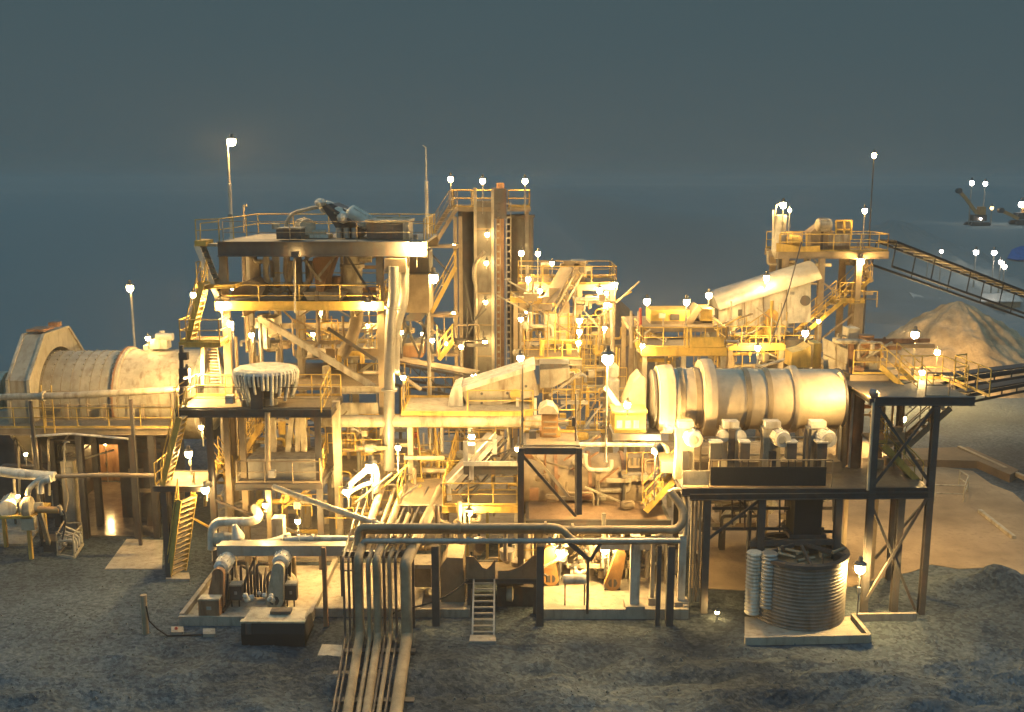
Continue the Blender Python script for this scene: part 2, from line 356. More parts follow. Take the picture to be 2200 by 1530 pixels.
# concrete pads with kerbs ------------------------------------------------
def pad(label, px0, px1, pyf, dep, z=.3, kerb=.16, skew=0.):
    a, b = G(px0, pyf, z), G(px1, pyf, z); Y = a.y
    t = thing('concrete_pad', label, 'concrete pad', ((a.x+b.x)/2, Y+dep/2, 0))
    MB().box(a.x, b.x, Y, Y+dep, -.2, z-.1).build('slab', conc, t)
    for x in (a.x, b.x-.18): MB().box(x, x+.18, Y+.18, Y+dep, z-.1, z+kerb).build('kerb', conc, t)
    MB().box(a.x, b.x, Y, Y+.18, z-.1, z+kerb*.6).build('kerb', conc, t)
    return t
pad('concrete pump pad with raised kerbs under the two front left pumps', 383, 668, 1330, 6.0)
pad('bare concrete pad right of the front left pumps, behind the slim post', 668, 905, 1312, 5.5, .28)
pad('wide concrete pad under the brightly lit pumps below the mesh floor', 1160, 1480, 1314, 6.5, .34)
pad('concrete pad behind the ladder platform, left of the brightly lit pumps', 888, 1010, 1312, 5, .3, .08)
# right-hand bund round the corrugated tank
t = thing('bund_wall', 'low concrete bund kerb with open corner beside the corrugated tank', 'bund wall', G(1760, 1365, 0))
p = [G(x, y, .25) for x, y in [(1600, 1372), (1868, 1366), (1832, 1322), (1968, 1320)]]
for a, b in zip(p, p[1:]): MB().beam(a+V((0, 0, -.1)), b+V((0, 0, -.1)), .16, .34).build('kerb', conc, t)
MB().prism([G(x, y, .06) for x, y in [(1600, 1372), (1862, 1366), (1830, 1325), (1600, 1325)]], (0, 0, -.2)).build('slab', conc, t)
# ore stockpiles ----------------------------------------------------------
def stockpile(label, px, py, Y, slope, m=sand, sq=1., tilt=0):
    c = W(px, py, Y); h = c.z; rad = h/math.tan(slope); t = MB(); n = 110; k = 46; v = []
    for j in range(k+1):
        r = rad*1.15*j/k
        for i in range(n):
            a = 2*math.pi*i/n; x = c.x+math.cos(a)*r*sq; y = c.y+math.sin(a)*r
            f = noise.fractal(V((math.cos(a)*2.2, math.sin(a)*2.2, r*.16+c.x)), 1, 2, 4); g = noise.fractal(V((x*.5, y*.5, 5)), 1, 2, 5)
            v.append((x, y, max(-.4, h*(1-(r/rad)) - .35*h*.06 + (f*.10*h+g*.35)*min(1, r/rad*2.5)+.22*noise.fractal(V((x*1.6, y*1.6, 2)), 1, 2, 4)*min(1, r)-.5*math.exp(-r*1.2))))
    t.add(v, [(j*n+i, j*n+(i+1) % n, (j+1)*n+(i+1) % n, (j+1)*n+i) for j in range(k) for i in range(n)], True)
    t.v = [V(q) for q in t.v]; o = t.build('stockpile', m); return tag(o, label, 'stockpile')
stockpile('tall cone of crushed ore lit from the left under the far conveyor', 2063, 632, 92, R(36))
stockpile('low brown ore heap behind the lamps of the middle platforms', 1318, 626, 96, R(40), earth, .8)
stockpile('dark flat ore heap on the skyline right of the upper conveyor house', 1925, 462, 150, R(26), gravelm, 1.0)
# ================================================================ MILL (left)
YM = 53.; dX = lambda px, Y=53., z=7.: W(px, 765+F*math.tan(math.atan((CAMZ-z)/Y)-PITCH), Y).x
cz = 6.55
mill = thing('grinding_mill', 'long horizontal cream grinding mill drum behind the left walkway', 'grinding mill', (-21, YM, 0))
x0, x1, x2 = dX(100), dX(280), dX(442)
AX = V((1, 0, 0))
MB().lathe((x0, YM, cz), AX, [(0, 2.36), (x1-x0, 2.36)], 72).build('shell', shell, mill)
b = MB(); n = 9
for i in range(n): b.lathe((x0+(x1-x0)*(i+.5)/n-.02, YM, cz), AX, [(0, 2.366), (.04, 2.366)], 72)
b.build('liner_band', brown, mill)
for i in range(n):                                            # a ring of liner bolts either side of each seam
    b = MB(); xx = x0+(x1-x0)*i/n+.2
    for k in range(40):
        a = 2*math.pi*k/40; b.beam((xx, YM+math.cos(a)*2.33, cz+math.sin(a)*2.33), (xx, YM+math.cos(a)*2.41, cz+math.sin(a)*2.41), .07, .07, AX)
    b.build('liner_bolt', shell, mill)
MB().lathe((x1, YM, cz), AX, [(0, 2.36), (.01, 2.56), (.2, 2.56), (.21, 2.44), (x2-x1, 2.44)], 64).build('shell', cream, mill)
MB().lathe((x1-.06, YM, cz), AX, [(0, 2.6), (.1, 2.6)], 64).build('flange', rusty, mill)
b = MB()
for k in range(48):
    a = 2*math.pi*k/48; b.cyl((x1-.14, YM+math.cos(a)*2.5, cz+math.sin(a)*2.5), (x1+.1, YM+math.cos(a)*2.5, cz+math.sin(a)*2.5), .05, 6)
b.build('bolt_ring', rusty, mill)
MB().lathe((x2, YM, cz), AX, [(0, 2.44), (.25, 2.3), (1.0, 1.1), (2.2, 1.05)], 48).build('end_cone', white, mill)
MB().lathe((dX(455), YM-.05, cz), AX, [(0, 2.5), (.14, 2.5)], 64).build('end_ring', steel, mill)
# ring gear guard: octagonal casing with a round opening
b = MB(); g0, g1 = dX(88), dX(130); Ro, Ri = 3.78, 2.6
oct_ = [(YM+Ro*math.cos(a), cz+Ro*math.sin(a)) for a in [R(22.5+45*k) for k in range(8)]]
nn = 64; ring = []
for k in range(nn):
    a = 2*math.pi*k/nn; ca, sa = math.cos(a), math.sin(a); s8 = (a-R(22.5)) % R(45); rr = Ro*math.cos(R(22.5))/math.cos(s8-R(22.5)); ring.append((ca, sa, rr))
for x, fl in ((g1, 0), (g0, 1)):
    b.add([(x, YM+c*rr, cz+s*rr) for c, s, rr in ring]+[(x, YM+c*Ri, cz+s*Ri) for c, s, rr in ring], [((k, (k+1) % nn, nn+(k+1) % nn, nn+k) if fl else (nn+k, nn+(k+1) % nn, (k+1) % nn, k)) for k in range(nn)])
b.add([(g0, y, z) for y, z in oct_]+[(g1, y, z) for y, z in oct_], [(i, (i+1) % 8, 8+(i+1) % 8, 8+i) for i in range(8)])
b.lathe((g0, YM, cz), AX, [(0, Ri), (g1-g0, Ri)], 64, False)
gg = b.build('gear_guard', shell, mill)
b = MB()
for i in range(8):
    p, q = oct_[i], oct_[(i+1) % 8]; b.beam((g1, p[0], p[1]), (g1, q[0], q[1]), .12, .16, AX); b.beam((g0, p[0], p[1]), (g0, q[0], q[1]), .12, .16, AX)
b.build('guard_flange', cream, gg)
b = MB(); b.cbox((g0+.6, YM-.8, cz+3.64), .9, 1.2, .12); b.cbox((g0+.8, YM+.5, cz+3.64), .5, .5, .25); b.build('inspection_hatch', rusty, gg)
MB().lathe((g0-4.4, YM, cz), AX, [(0, 1.2), (2.7, 1.25), (2.75, .8), (4.4, .8)], 32).build('trunnion', cream, mill)
MB().box(g0-3.0, g0-1.2, YM-1.4, YM+1.4, .0, cz-.6).build('trunnion_bearing', conc, mill)
MB().box(x2+1.1, x2+2.0, YM-1.4, YM+1.4, .0, cz-.6).build('trunnion_bearing', conc, mill)
m = MB(); c = W(346, 748, 53); m.cbox(c, .9, .7, .5); m.cbox(c+V((-.6, 0, -.1)), .5, .6, .3); m.cyl(c+V((.1, 0, .5)), c+V((.1, 0, .95)), .14); m.cyl(c+V((-.15, -.2, .65)), c+V((.75, -.2, .65)), .2)
tag(m.build('drive_gearbox', white), 'small white gearbox perched on top of the mill drum', 'gearbox')
# mill foundation with the lit passage
t = thing('mill_foundation', 'dark concrete mill foundation with a lit passage through it', 'foundation', (-21, 56, 0))
for a, b_, Y in ((-40, 112, 51.5), (256, 330, 51.5)):
    MB().box(W(a, 1000, Y).x, W(b_, 1000, Y).x, Y, Y+5, 0, 4.2).build('pier', steel, t)
xl, xr = W(205, 1000, 58.4).x, W(262, 1000, 56).x
MB().box(xl-.6, xl, 56, 58.4, 0, 5).build('passage_wall', conc, t)
MB().box(xr, xr+.6, 56, 58.4, 0, 5).build('passage_wall', conc, t)
MB().box(xl-.6, xr+.6, 58.4, 58.8, 0, 5).build('passage_wall', rusty, t)
MB().box(W(-60, 945, 51).x, W(360, 945, 51).x, 51.2, 52, 4.2, 4.9).build('floor_beam', steel, t)
# walkway in front of the mill ------------------------------------------------
wk = platform('long mill walkway with yellow handrails behind the dark pipe posts', -40, 372, 921, 48.4, 2.0, (72, 166, 280, 322), 'f', fas=.34, fm=brown, lm=steel, lw=.3, name='walkway', cat='walkway', sp=1.7)
for px in (142, 224, 306): MB().beam(W(px, 868, 50.2), V((W(px, 868, 50.2).x, 50.2, 5.6)), .16, .16).build('rail_stanchion', brown, wk)
rail(wk, [(W(100, 921, 50.3).x, 50.3, W(0, 921, 48.4).z), (W(372, 921, 50.3).x, 50.3, W(0, 921, 48.4).z)], 1.5, 2.4, brown, .035)
ladder(wk, W(103, 880, 48.2).x, 48.2, W(0, 921, 48.4).z-.2, W(0, 860, 48.4).z-.2, .5, False)
pipe('thick dusty pipe carried on dark posts in front of the mill', [W(-60, 855, 47.4), W(142, 850, 47.4), W(300, 842, 47.4), W(392, 836, 47.4)], .17, cream, .2, fl=(.34,),
     sup=[(W(66, 870, 47.4).x, 47.4, 0, W(66, 862, 47.4).z), (W(281, 860, 47.4).x, 47.4, 0, W(281, 858, 47.4).z)])
pipe('thin light pipe slung just below the mill walkway', [W(66, 938, 47.9), W(150, 932, 47.9), W(275, 943, 47.9)], .06, white, .3)
pipe('bent thin pipe hanging from the mill walkway', [W(150, 950, 47.7), W(139, 950, 47.7), W(138, 1010, 47.7), W(147, 1070, 47.7), W(140, 1100, 47.7)], .05, cream, .2)
for k, (px, y0, y1, Y, lb) in enumerate([(104, 945, 1064, 48.8, 'thin grey riser left of the cream cabinet under the walkway'), (40, 960, 1062, 49, 'thin cream riser at the far left under the walkway'), (30, 1030, 1060, 47, 'short pipe stub beside the white pump motor')]):
    tag(MB().tube([W(px, y0, Y), W(px+2, y1, Y)], .07, 8).build('riser_pipe', cream), lb, 'pipe')
t = thing('electrical_cabinet', 'tall cream cabinet with dark door standing under the mill walkway', 'cabinet', W(145, 1090, 48.9))
c0 = W(129, 992, 48.9); c1 = W(163, 1092, 48.9)
MB().box(c0.x, c1.x, 48.9, 49.8, 0, c0.z).build('housing', cream, t); MB().box(c0.x+.07, c1.x-.07, 48.86, 48.9, .2, c0.z-.3).build('door', galv, t)
pipe('fat white pipe sloping out of the left edge above the pumps', [W(-60, 1006, 46), W(60, 1020, 46), W(118, 1024, 46)], .24, white, 1)
pipe('narrow dusty pipe running level below the mill floor', [W(118, 1024, 46.1), W(220, 1020, 46.1), W(335, 1022, 46.1)], .11, brown, 1)
pipe('white elbow pipe rising beside the left pumps', [W(60, 1064, 45.6), W(62, 1050, 45.6), W(84, 1030, 45.6), W(108, 1026, 45.6)], .13, white, .5)
pipe('glossy white pipe elbow standing behind the leaning yellow arm', [W(88, 1060, 45.2), W(88, 1036, 45.2), W(110, 1030, 45.2)], .14, white, .4)
# left pump set
t = thing('pump_set', 'white domed motor on a yellow frame at the left edge', 'pump', G(20, 1165, 0))
m = motor(MB(), W(22, 1084, 46), (.3, -1, 0), 1.5, .42); m.build('motor', white, t)
m = MB(); a = W(-40, 1106, 45.4); m.box(a.x, W(72, 1106, 45.4).x, 45.2, 47.2, a.z-.14, a.z)
for x in (a.x+.2, W(68, 1100, 45.4).x-.2):
    for y in (45.4, 47): m.beam((x, y, .1), (x, y, a.z-.14), .16)
m.build('base_frame', yellow, t)
m = MB().lathe(W(58, 1090, 45.6), (1, .2, 0), [(-.3, .2), (-.1, .5), (.2, .5), (.35, .22), (.7, .22)], 20); m.build('pump_casing', cream, t)
MB().pbox(46, 1112, 72, 1140, 45.2, .3).build('junction_box', cream, t)
# leaning hoist arm and the caged manifold in front of it
t = thing('jib_arm', 'leaning steel arm with a yellow cylinder on top, left foreground', 'jib arm', G(108, 1182, 0))
MB().beam(G(108, 1180, .0), W(84, 1094, 44.6), .2, .14, V((0, 1, 0))).build('mast', cream, t)
MB().cyl(W(82, 1095, 44.6), W(128, 1096, 44.6), .16).build('cylinder', orange, t)
MB().cyl(W(126, 1086, 44.6), W(134, 1106, 44.6), .1).build('end_fitting', cream, t)
MB().tube(bend([W(134, 1096, 44.6), W(142, 1110, 44.4), W(138, 1140, 44.2), W(134, 1160, 44.0)], .5), .04, 6).build('hose', black, t)
MB().prism([G(94, 1186, 0), G(128, 1186, 0), G(122, 1170, 0), G(98, 1170, 0)], (0, 0, .55)).build('base', steel, t)
t = thing('valve_manifold', 'small caged valve manifold with loops of pipe on the left gravel', 'valve manifold', G(150, 1194, 0))
g = [G(x, y, .05) for x, y in [(124, 1192), (160, 1198), (178, 1170), (142, 1166)]]
m = MB()
for a, b_ in zip(g, g[1:]+g[:1]): m.beam(a, b_, .1); m.beam(a+UP*1.15, b_+UP*1.0, .05); m.beam(a, a+UP*1.15, .05)
m.build('frame', cream, t)
m = MB()
for i in range(4):
    f = (i+.5)/4; a = g[0].lerp(g[3], f)+UP*.15; b_ = g[1].lerp(g[2], f)+UP*.2
    m.tube(bend([a, a+UP*(.5+.1*i), b_+UP*(.6-.05*i), b_], .22), .05, 7)
m.build('pipe_loop', white, t)
m = MB()
for i in range(5): m = MB(); q = g[0].lerp(g[2], (i+.5)/5)+UP*(.3+.08*(i % 3)); m.ball(q, .14, 8); m.tube([q, q+UP*.3], .03, 5); m.cyl(q+UP*.28, q+UP*.32, .12, 10); m.build('valve', galv, t)
# bollard with its cable
t = thing('marker_post', 'round wooden marker post with a cable, left of the pump pad', 'post', G(314, 1366, 0))
c = G(314, 1366, -.1); MB().cyl(c, c+UP*1.75, .12, 14).build('post', brown, t)
MB().tube([c+V((.1, -.05, 1.3)), c+V((.2, -.1, .7)), c+V((.5, -.1, .35)), G(360, 1366, .05), G(420, 1364, .05), G(455, 1362, .1)], .035, 6).build('cable', black, t)
# ================================================================ SCREENING TOWER
TY, TB = 47., 55.
zt, zm = W(600, 519, TY).z, W(600, 660, TY).z
tower = thing('screening_tower', 'tall open steel screening tower with machinery on its three decks', 'tower', (-9, 51, 0))
tower_cols = [(487, TY+.3), (819, TY+.3), (598, TB-.4), (645, TY+3), (760, TB-.4), (540, TB-.4), (700, TB-.4)]
for px, Y in tower_cols:
    x = W(px, 700, Y).x; MB().ibeam((x, Y, 0), (x, Y, zt-.6), .34, .34, .05, V((0, 1, 0))).build('column', cream if Y > TY+1 else brown, tower)
MB().prism([W(470, 519, TY), W(915, 519, TY), V((W(915, 519, TY).x, 54, zt)), V((W(552, 490, 53.6).x, 54, zt)), V((W(470, 519, TY).x, 49.2, zt))], (0, 0, -.12)).build('deck', conc, tower)
MB().ibeam(W(468, 535, TY-.1), W(918, 535, TY-.1), .3, .7, .05).build('fascia_beam', steel, tower)
MB().ibeam((W(552, 519, TY).x, 54, zt-.4), (W(918, 519, TY).x, 54, zt-.4), .3, .6, .05).build('fascia_beam', brown, tower)
for px in (480, 600, 720, 840): x = W(px, 519, TY).x; MB().ibeam((x, TY+.1, zt-.45), (x, 54, zt-.45), .2, .5).build('floor_beam', brown, tower)
e = V((0, 0, zt)); f0 = W(470, 519, TY)
rail(tower, [W(422, 520, TY+.6), f0+V((0, .1, 0)), V((f0.x+.1, 49.2, zt)), V((W(552, 490, 53.6).x, 53.9, zt)), V((W(915, 519, TY).x-.1, 53.9, zt)), V((W(915, 519, TY).x-.1, TY+.2, zt))], 1.05, 1.9, m=yellow, toe=False)
rail(tower, [f0+V((.2, .05, -.12)), V((W(915, 519, TY).x-.1, TY+.05, zt-.12))], 1.05, 3.6, m=brown, r=.022, toe=False)
# middle deck
xm0, xm1 = W(465, 660, TY).x, W(822, 660, TY).x
MB().box(xm0, xm1, TY+.1, 53.5, zm-.1, zm).build('deck', brown, tower)
MB().ibeam(W(462, 657, TY), W(824, 657, TY), .2, .44, .03).build('fascia_beam', yellow, tower)
MB().ibeam((xm0, 53.5, zm-.25), (xm1, 53.5, zm-.25), .2, .4).build('fascia_beam', brown, tower)
for px in (520, 640, 760): x = W(px, 660, TY).x; MB().ibeam((x, TY+.1, zm-.3), (x, 53.4, zm-.3), .2, .36).build('floor_beam', brown, tower)
rail(tower, [V((xm0+.1, TY+.05, zm)), V((xm1-.1, TY+.05, zm))], 1.05, 2.1)
rail(tower, [V((xm1-.1, TY+.1, zm)), V((xm1-.1, 53.3, zm))], 1.05, 2.1)
rail(tower, [V((xm0+.1, 53.3, zm)), V((xm1-.1, 53.3, zm))], 1.05, 2.1)
# lower back deck (z about 9) and level at 7.8
zb = 9.0; MB().box(W(660, 745, 52).x, W(822, 745, 52).x, 50.5, 56, zb-.1, zb).build('deck', conc, tower)
rail(tower, [V((W(700, 745, 52).x, 55.8, zb)), V((W(822, 745, 52).x, 55.8, zb))], 1.05, 1.7)
MB().ibeam(W(700, 757, 50.5), W(824, 757, 50.5), .2, .4).build('fascia_beam', brown, tower)
zl = W(700, 836, TY).z; MB().box(W(500, 836, TY).x, W(815, 836, TY).x, TY+.3, 54, zl-.12, zl).build('deck', gratem, tower)
MB().ibeam(W(700, 838, TY), W(815, 838, TY), .2, .34).build('floor_beam', cream, tower)
zk = W(600, 1020, TY+1).z; MB().box(W(500, 1020, TY).x, W(860, 1020, TY).x, TY+1, 55, zk-.12, zk).build('deck', gratem, tower)
for (a, b_, wd, mm) in [((556, 682, TY+.4), (804, 832, TY+.4), .28, cream), ((704, 705, TY+1.5), (808, 775, TY+1.5), .14, steel), ((745, 548, TY+1), (808, 650, TY+1), .1, steel), ((690, 860, TB-2), (806, 910, TB-2), .14, brown), ((640, 880, TY+4), (805, 985, TY+4), .16, brown), ((800, 780, TY+4), (690, 860, TY+4), .16, cream), ((770, 930, TY+5), (690, 985, TY+5), .14, brown), ((478, 560, TY+.8), (468, 650, TY+.8), .2, brown)]:
    MB().ibeam(W(*a), W(*b_), wd, wd*1.1, .03, V((0, 1, 0))).build('brace', mm, tower)
for (a, b_, wd, Y) in [(690, 816, 890, 51), (690, 816, 912, 51), (690, 816, 965, 52), (560, 816, 700, 53.5), (690, 815, 938, 53)]:
    MB().ibeam(W(a, wd, Y), W(b_, wd, Y), .2, .3).build('floor_beam', cream, tower)
MB().pbox(690, 866, 812, 905, TY+2.5, .1).build('side_panel', white, tower)
MB().pbox(700, 925, 815, 960, TY+4.5, .1).build('side_panel', cream, tower)
x = W(723, 900, 45.5).x; MB().beam((x, 45.5, 0), (x, 45.5, W(723, 862, 45.5).z), .34, .34).build('column', cream, tower)
# machinery hanging between middle and top deck
t = thing('screen_chute', 'pinkish rusty chute tapering down through the middle deck of the tower', 'chute', (W(700, 600, 50).x, 50, zm))
a = W(690, 560, 49.2); m = MB()
pl = lambda q, Y: [W(x, y, Y) for x, y in q]
m.prism(pl([(672, 555), (718, 548), (700, 600), (694, 632), (680, 632), (676, 600)], 49.2), (0, 1.8, 0)); m.build('body', rusty, t)
m = MB().prism(pl([(650, 628), (700, 628), (745, 628), (735, 645), (660, 645)], 49), (0, 2.2, 0)); m.build('apron', cream, t)
MB().beam(W(655, 560, 49.1), W(690, 605, 49.1), .12).build('strut', cream, t); MB().beam(W(720, 550, 49.1), W(680, 600, 49.1), .12).build('strut', cream, t)
for i, (px, lb) in enumerate(((596, 'curved brown pipe loop at the left of the tower middle deck'), (640, 'second curved brown pipe loop beside the pinkish chute'))):
    tag(MB().tube(bend([W(px-24, 545, 49.5), W(px-26, 600, 49.5), W(px, 634, 49.5), W(px+30, 600, 49.5), W(px+28, 560, 49.5)], 1.1, 8), .16, 10).build('pipe_loop', cream), lb, 'pipe')
t = thing('hydrocyclone', 'stout white stacked cyclone standing on the tower middle deck', 'cyclone', (W(758, 650, 50).x, 50, zm))
c = V((W(758, 620, 50).x, 50, zm)); MB().lathe(c, UP, [(0, .45), (.6, .5), (.62, .6), (.8, .6), (.82, .45), (1.6, .52), (1.62, .62), (1.8, .62), (1.82, .4), (2.5, .4)], 24).build('body', cream, t)
MB().cyl(c+V((.4, -.1, 2.1)), c+V((1.0, -.1, 2.1)), .22).build('inlet', cream, t)
m = MB(); mm = [(525, 590), (540, 575), (620, 575), (660, 585), (735, 580)]
for k, (px, py) in enumerate(mm):
    x = W(px, py, 51.5).x; m.beam((x, 51.5, zm), (x, 51.5, zt-.5), .16)
m.build('hanger', brown, tower)
t = thing('feed_box', 'brown feed box on the left of the tower middle deck', 'feed box', (W(520, 640, 48.5).x, 48.5, zm))
m = MB().prism(pl([(492, 640), (560, 640), (572, 615), (540, 600), (505, 612)], 48.5), (0, 1.6, 0)); m.build('body', brown, t); MB().pbox(545, 560, 556, 640, 50, .4).build('back_panel', brown, t)
# top deck machinery
t = thing('control_box', 'dark box with cream lid standing on the tower top deck', 'control box', W(620, 515, 47.6))
MB().pbox(594, 493, 646, 514, 47.4, 1.0).build('body', steel, t); q = W(594, 492, 47.4); MB().box(q.x-.03, W(646, 492, 47.4).x+.03, 47.36, 48.5, q.z-.02, q.z+.05).build('lid', cream, t); MB().pbox(584, 481, 597, 493, 48, .4).build('switch_box', cream, t)
t = thing('drive_housing', 'large dark housing with cream top at the right of the tower top deck', 'housing', W(830, 515, 48))
MB().pbox(788, 479, 866, 515, 47.8, 2.4).build('body', steel, t); q = W(785, 478, 47.8); MB().box(q.x, W(880, 478, 47.8).x, 47.7, 50.3, q.z, q.z+.12).build('lid', cream, t)
MB().pbox(866, 478, 878, 515, 47.7, 2.0).build('end_panel', cream, t); MB().pbox(808, 466, 880, 472, 49.5, .3).build('top_beam', cream, t)
t = thing('vibrating_screen', 'dust-caked vibrating screen tilted on the tower top deck', 'vibrating screen', W(720, 510, 50))
m = MB().prism(pl([(690, 442), (712, 437), (800, 478), (770, 512), (735, 512), (715, 480)], 49), (0, 2.2, 0)); m.build('side_plate', steel, t)
m = MB(); random.seed(3)
for i in range(26):
    f = i/25; px = 690+f*100+random.uniform(-6, 6); py = 439+f*44+random.uniform(-6, 7); r = random.uniform(.13, .32)
    m.ball(W(px, py, 48.6+random.random()*1.4), r, 8, random.uniform(.6, 1.1))
m.build('dust_cake', slurry, t)
m = motor(MB(), W(770, 466, 48.9), (.8, 0, -.5), 1.2, .38); m.build('motor', white, t)
MB().beam(W(700, 440, 48.6), W(765, 482, 48.6), .12).build('side_arm', steel, t)
m = MB()
for px in (728, 745, 762): m.lathe(W(px, 512, 48.7), UP, [(0, .14), (.5, .14)], 10)
m.build('spring', galv, t)
pipe('hooped hose arching over the tower top deck', [W(616, 498, 49.5), W(614, 478, 49.5), W(628, 458, 49.5), W(660, 450, 49.5), W(694, 442, 49.5)], .09, cream, .8)
t = thing('crusher_motor', 'round cream motor and pulley in the middle of the tower top deck', 'motor', W(655, 512, 50))
motor(MB(), W(655, 487, 49.6), (.4, -.9, 0), 1.3, .42).build('motor', cream, t); MB().pbox(645, 498, 668, 512, 49.2, 1).build('base', cream, t); MB().pbox(655, 476, 676, 480, 49.1, .6).build('top_guard', cream, t)
t = thing('pump_skid', 'low cream pump skid between motor and dark housing on the top deck', 'skid', W(690, 512, 50))
MB().pbox(665, 504, 705, 512, 49, 1.4).build('base', white, t); MB().cyl(W(672, 500, 49.2), W(700, 500, 49.2), .16).build('pump_casing', cream, t)
tag(MB().tube([W(524, 500, 53.8), W(524, 441, 53.8), W(529, 439, 53.8), W(530, 446, 53.8)], .05, 6).build('vent_pipe', brown), 'thin hooked vent pipe on the tower top deck corner', 'vent pipe')
# fine clutter inside the tower: white pump boxes, motors, risers, conduits
t = thing('sump_box', 'white slurry sump box under the tower middle deck', 'sump', W(565, 720, 50))
MB().pbox(548, 684, 590, 705, 49.5, 1.5).build('body', white, t); MB().pbox(558, 705, 572, 750, 49.7, .6).build('leg', white, t); MB().pbox(575, 700, 594, 718, 49.3, .5).build('outlet', cream, t); MB().pbox(552, 676, 575, 684, 50, .6).build('lid', cream, t)
random.seed(11)
for i in range(58):
    px = random.uniform(505, 812); py = random.uniform(690, 990); Y = random.uniform(48, 54); c = W(px, py, Y)
    k = random.random()
    if k < .4: MB().tube([c, c+UP*random.uniform(1, 2.6)], random.choice([.05, .07, .1]), 7).build('riser_pipe', brown, tower)
    elif k < .65: MB().tube(bend([c, c+V((random.uniform(.8, 2.5), 0, 0)), c+V((random.uniform(2.5, 3), 0, -random.uniform(.5, 1.6)))], .3), random.choice([.06, .1, .14]), 8).build('pipe_run', cream, tower)
    elif k < .85: MB().cbox(c, random.uniform(.25, .6), .3, random.uniform(.3, .7)).build('junction_box', cream, tower)
    else: motor(MB(), c, (1, .2, 0), .7, .2).build('motor', cream, tower)
pipe('curved brown slurry pipe descending behind the tower braces', [W(768, 668, 49), W(765, 700, 49), W(752, 735, 49), W(735, 764, 49)], .3, brown, 1.5, 14)
pipe('tall grey downcomer pipe on the right corner of the tower', [W(846, 572, 46.6), W(846, 640, 46.6), W(838, 700, 46.6), W(836, 850, 46.6), W(836, 1010, 46.6)], .26, galv, 1.5, 16, fl=(.2, .6))
pipe('second grey downcomer pipe bending into the first at the tower corner', [W(868, 575, 47.2), W(868, 650, 47.2), W(850, 700, 47.2), W(848, 800, 47.2)], .24, galv, 1.5, 16)
MB().pbox(826, 556, 872, 585, 46.5, 1.6).build('transfer_box', brown, tower)
t = thing('surge_bin', 'plain grey surge bin hanging right of the tower, behind the grey downcomers', 'bin', W(896, 680, 52))
MB().pbox(872, 590, 921, 672, 52, 3).build('body', brown, t); MB().prism(pl([(880, 672), (918, 672), (905, 690), (868, 690)], 52.2), (0, 2, 0)).build('outlet', steel, t); MB().pbox(870, 540, 921, 590, 52.5, 2.6).build('upper_box', steel, t)
m = MB()
for a, b_ in [((868, 680), (862, 770)), ((918, 680), (900, 770)), ((868, 690), (900, 760)), ((880, 700), (862, 750)), ((905, 690), (930, 760))]: m.beam(W(*a, 53), W(*b_, 53), .12, .12, V((0, 1, 0)))
m.build('support_frame', steel, t)
# ================================================================ STAIRS AND LANDINGS AT THE TOWER'S LEFT
stair('dark topmost stair with white side, climbing left to the tower top deck', W(474, 640, TY+.2), W(428, 524, TY+.2), .9, sm=white, tm=steel, hr=False)
t = thing('stair_landing', 'small yellow landing at the head of the topmost tower stair', 'landing', W(440, 524, TY+1))
MB().pbox(418, 517, 442, 529, TY-.3, 1.2).build('deck', yellow, t); MB().tube([W(430, 517, TY-.2), W(430, 480, TY-.2), W(466, 476, TY-.2)], .03, 6).build('handrail', yellow, t); MB().pbox(440, 524, 470, 530, TY, .8).build('side_plate', cream, t)
stair('yellow upper stair left of the tower, from lower landing to middle deck', W(408, 733, 46.2), W(440, 606, 46.2), .85)
platform('yellow landing platform high at the left of the tower', 384, 474, 736, 45.6, 1.6, (), 'flr', fas=.24, fm=yellow, name='stair_landing', cat='landing', sp=1.0)
platform('small yellow platform between upper stair and tower middle deck', 420, 505, 612, 46.6, 1.2, (), 'l', fas=.2, fm=yellow, name='stair_landing', cat='landing')
t = thing('hanger_post', 'dark hanging post with clamps in front of the white mill end', 'post', W(390, 870, 45.2))
MB().beam(W(390, 742, 45.2), W(390, 872, 45.2), .16).build('post', steel, t)
for py in (766, 800, 822): MB().pbox(384, py-8, 401, py+8, 45.1, .3).build('clamp', steel, t)
tag(MB().beam(W(436, 745, 47), W(436, 826, 47), .18).build('post', brown), 'short brown post against the white mill end', 'post')
t = thing('mesh_ladder', 'brown lattice ladder beside the white mill end', 'ladder', W(458, 825, 47)); m = MB()
for k in (0, 1): m.beam(W(443+k*24, 745, 47.2), W(452+k*24, 826, 47.2), .06)
for i in range(12): m.beam(W(444+i*.7, 748+i*6.6, 47.2), W(468+i*.7, 748+i*6.6, 47.2), .04)
m.build('rungs', brown, t)
# front annex: deck at 7.8 with the slurry distributor, landing and stair flights
anx = platform('front annex deck with dark edge beam under the white slurry distributor', 376, 712, 881, 43.8, 3.0, (446, 680), 'lb', fas=.36, fm=steel, lm=steel, lw=.26, braces=((0, 1, .48, .2),))
rail(anx, [W(376, 881, 43.9), W(560, 881, 43.9), W(712, 881, 43.9)], 1.05, 3.4, brown, .022)
za = anx['z']
c0 = W(690, 885, 43.7)
m = MB()
for k in (0, .55, 1.05): m.tube([c0+UP*k, W(711, 845, 46.6)+UP*(k+.2)], .035, 6)
for f in (0, .33, .66, 1): q = c0.lerp(W(711, 845, 46.6), f); m.tube([q, q+UP*(1.05+.2*f)], .035, 6)
m.build('handrail', yellow, anx)
for px, mm in ((519, brown), (485, brown)):
    x = W(px, 885, 44.6).x; MB().beam((x, 44.6, 0), (x, 44.6, za-.36), .26, .26).build('column', mm, anx)
t = thing('slurry_distributor', 'bowl-shaped slurry distributor caked with white drips on the annex deck', 'distributor', (W(572, 860, 45).x, 45, za))
c = V((W(572, 830, 45).x, 45, za)); zt_ = W(572, 795, 45).z-za
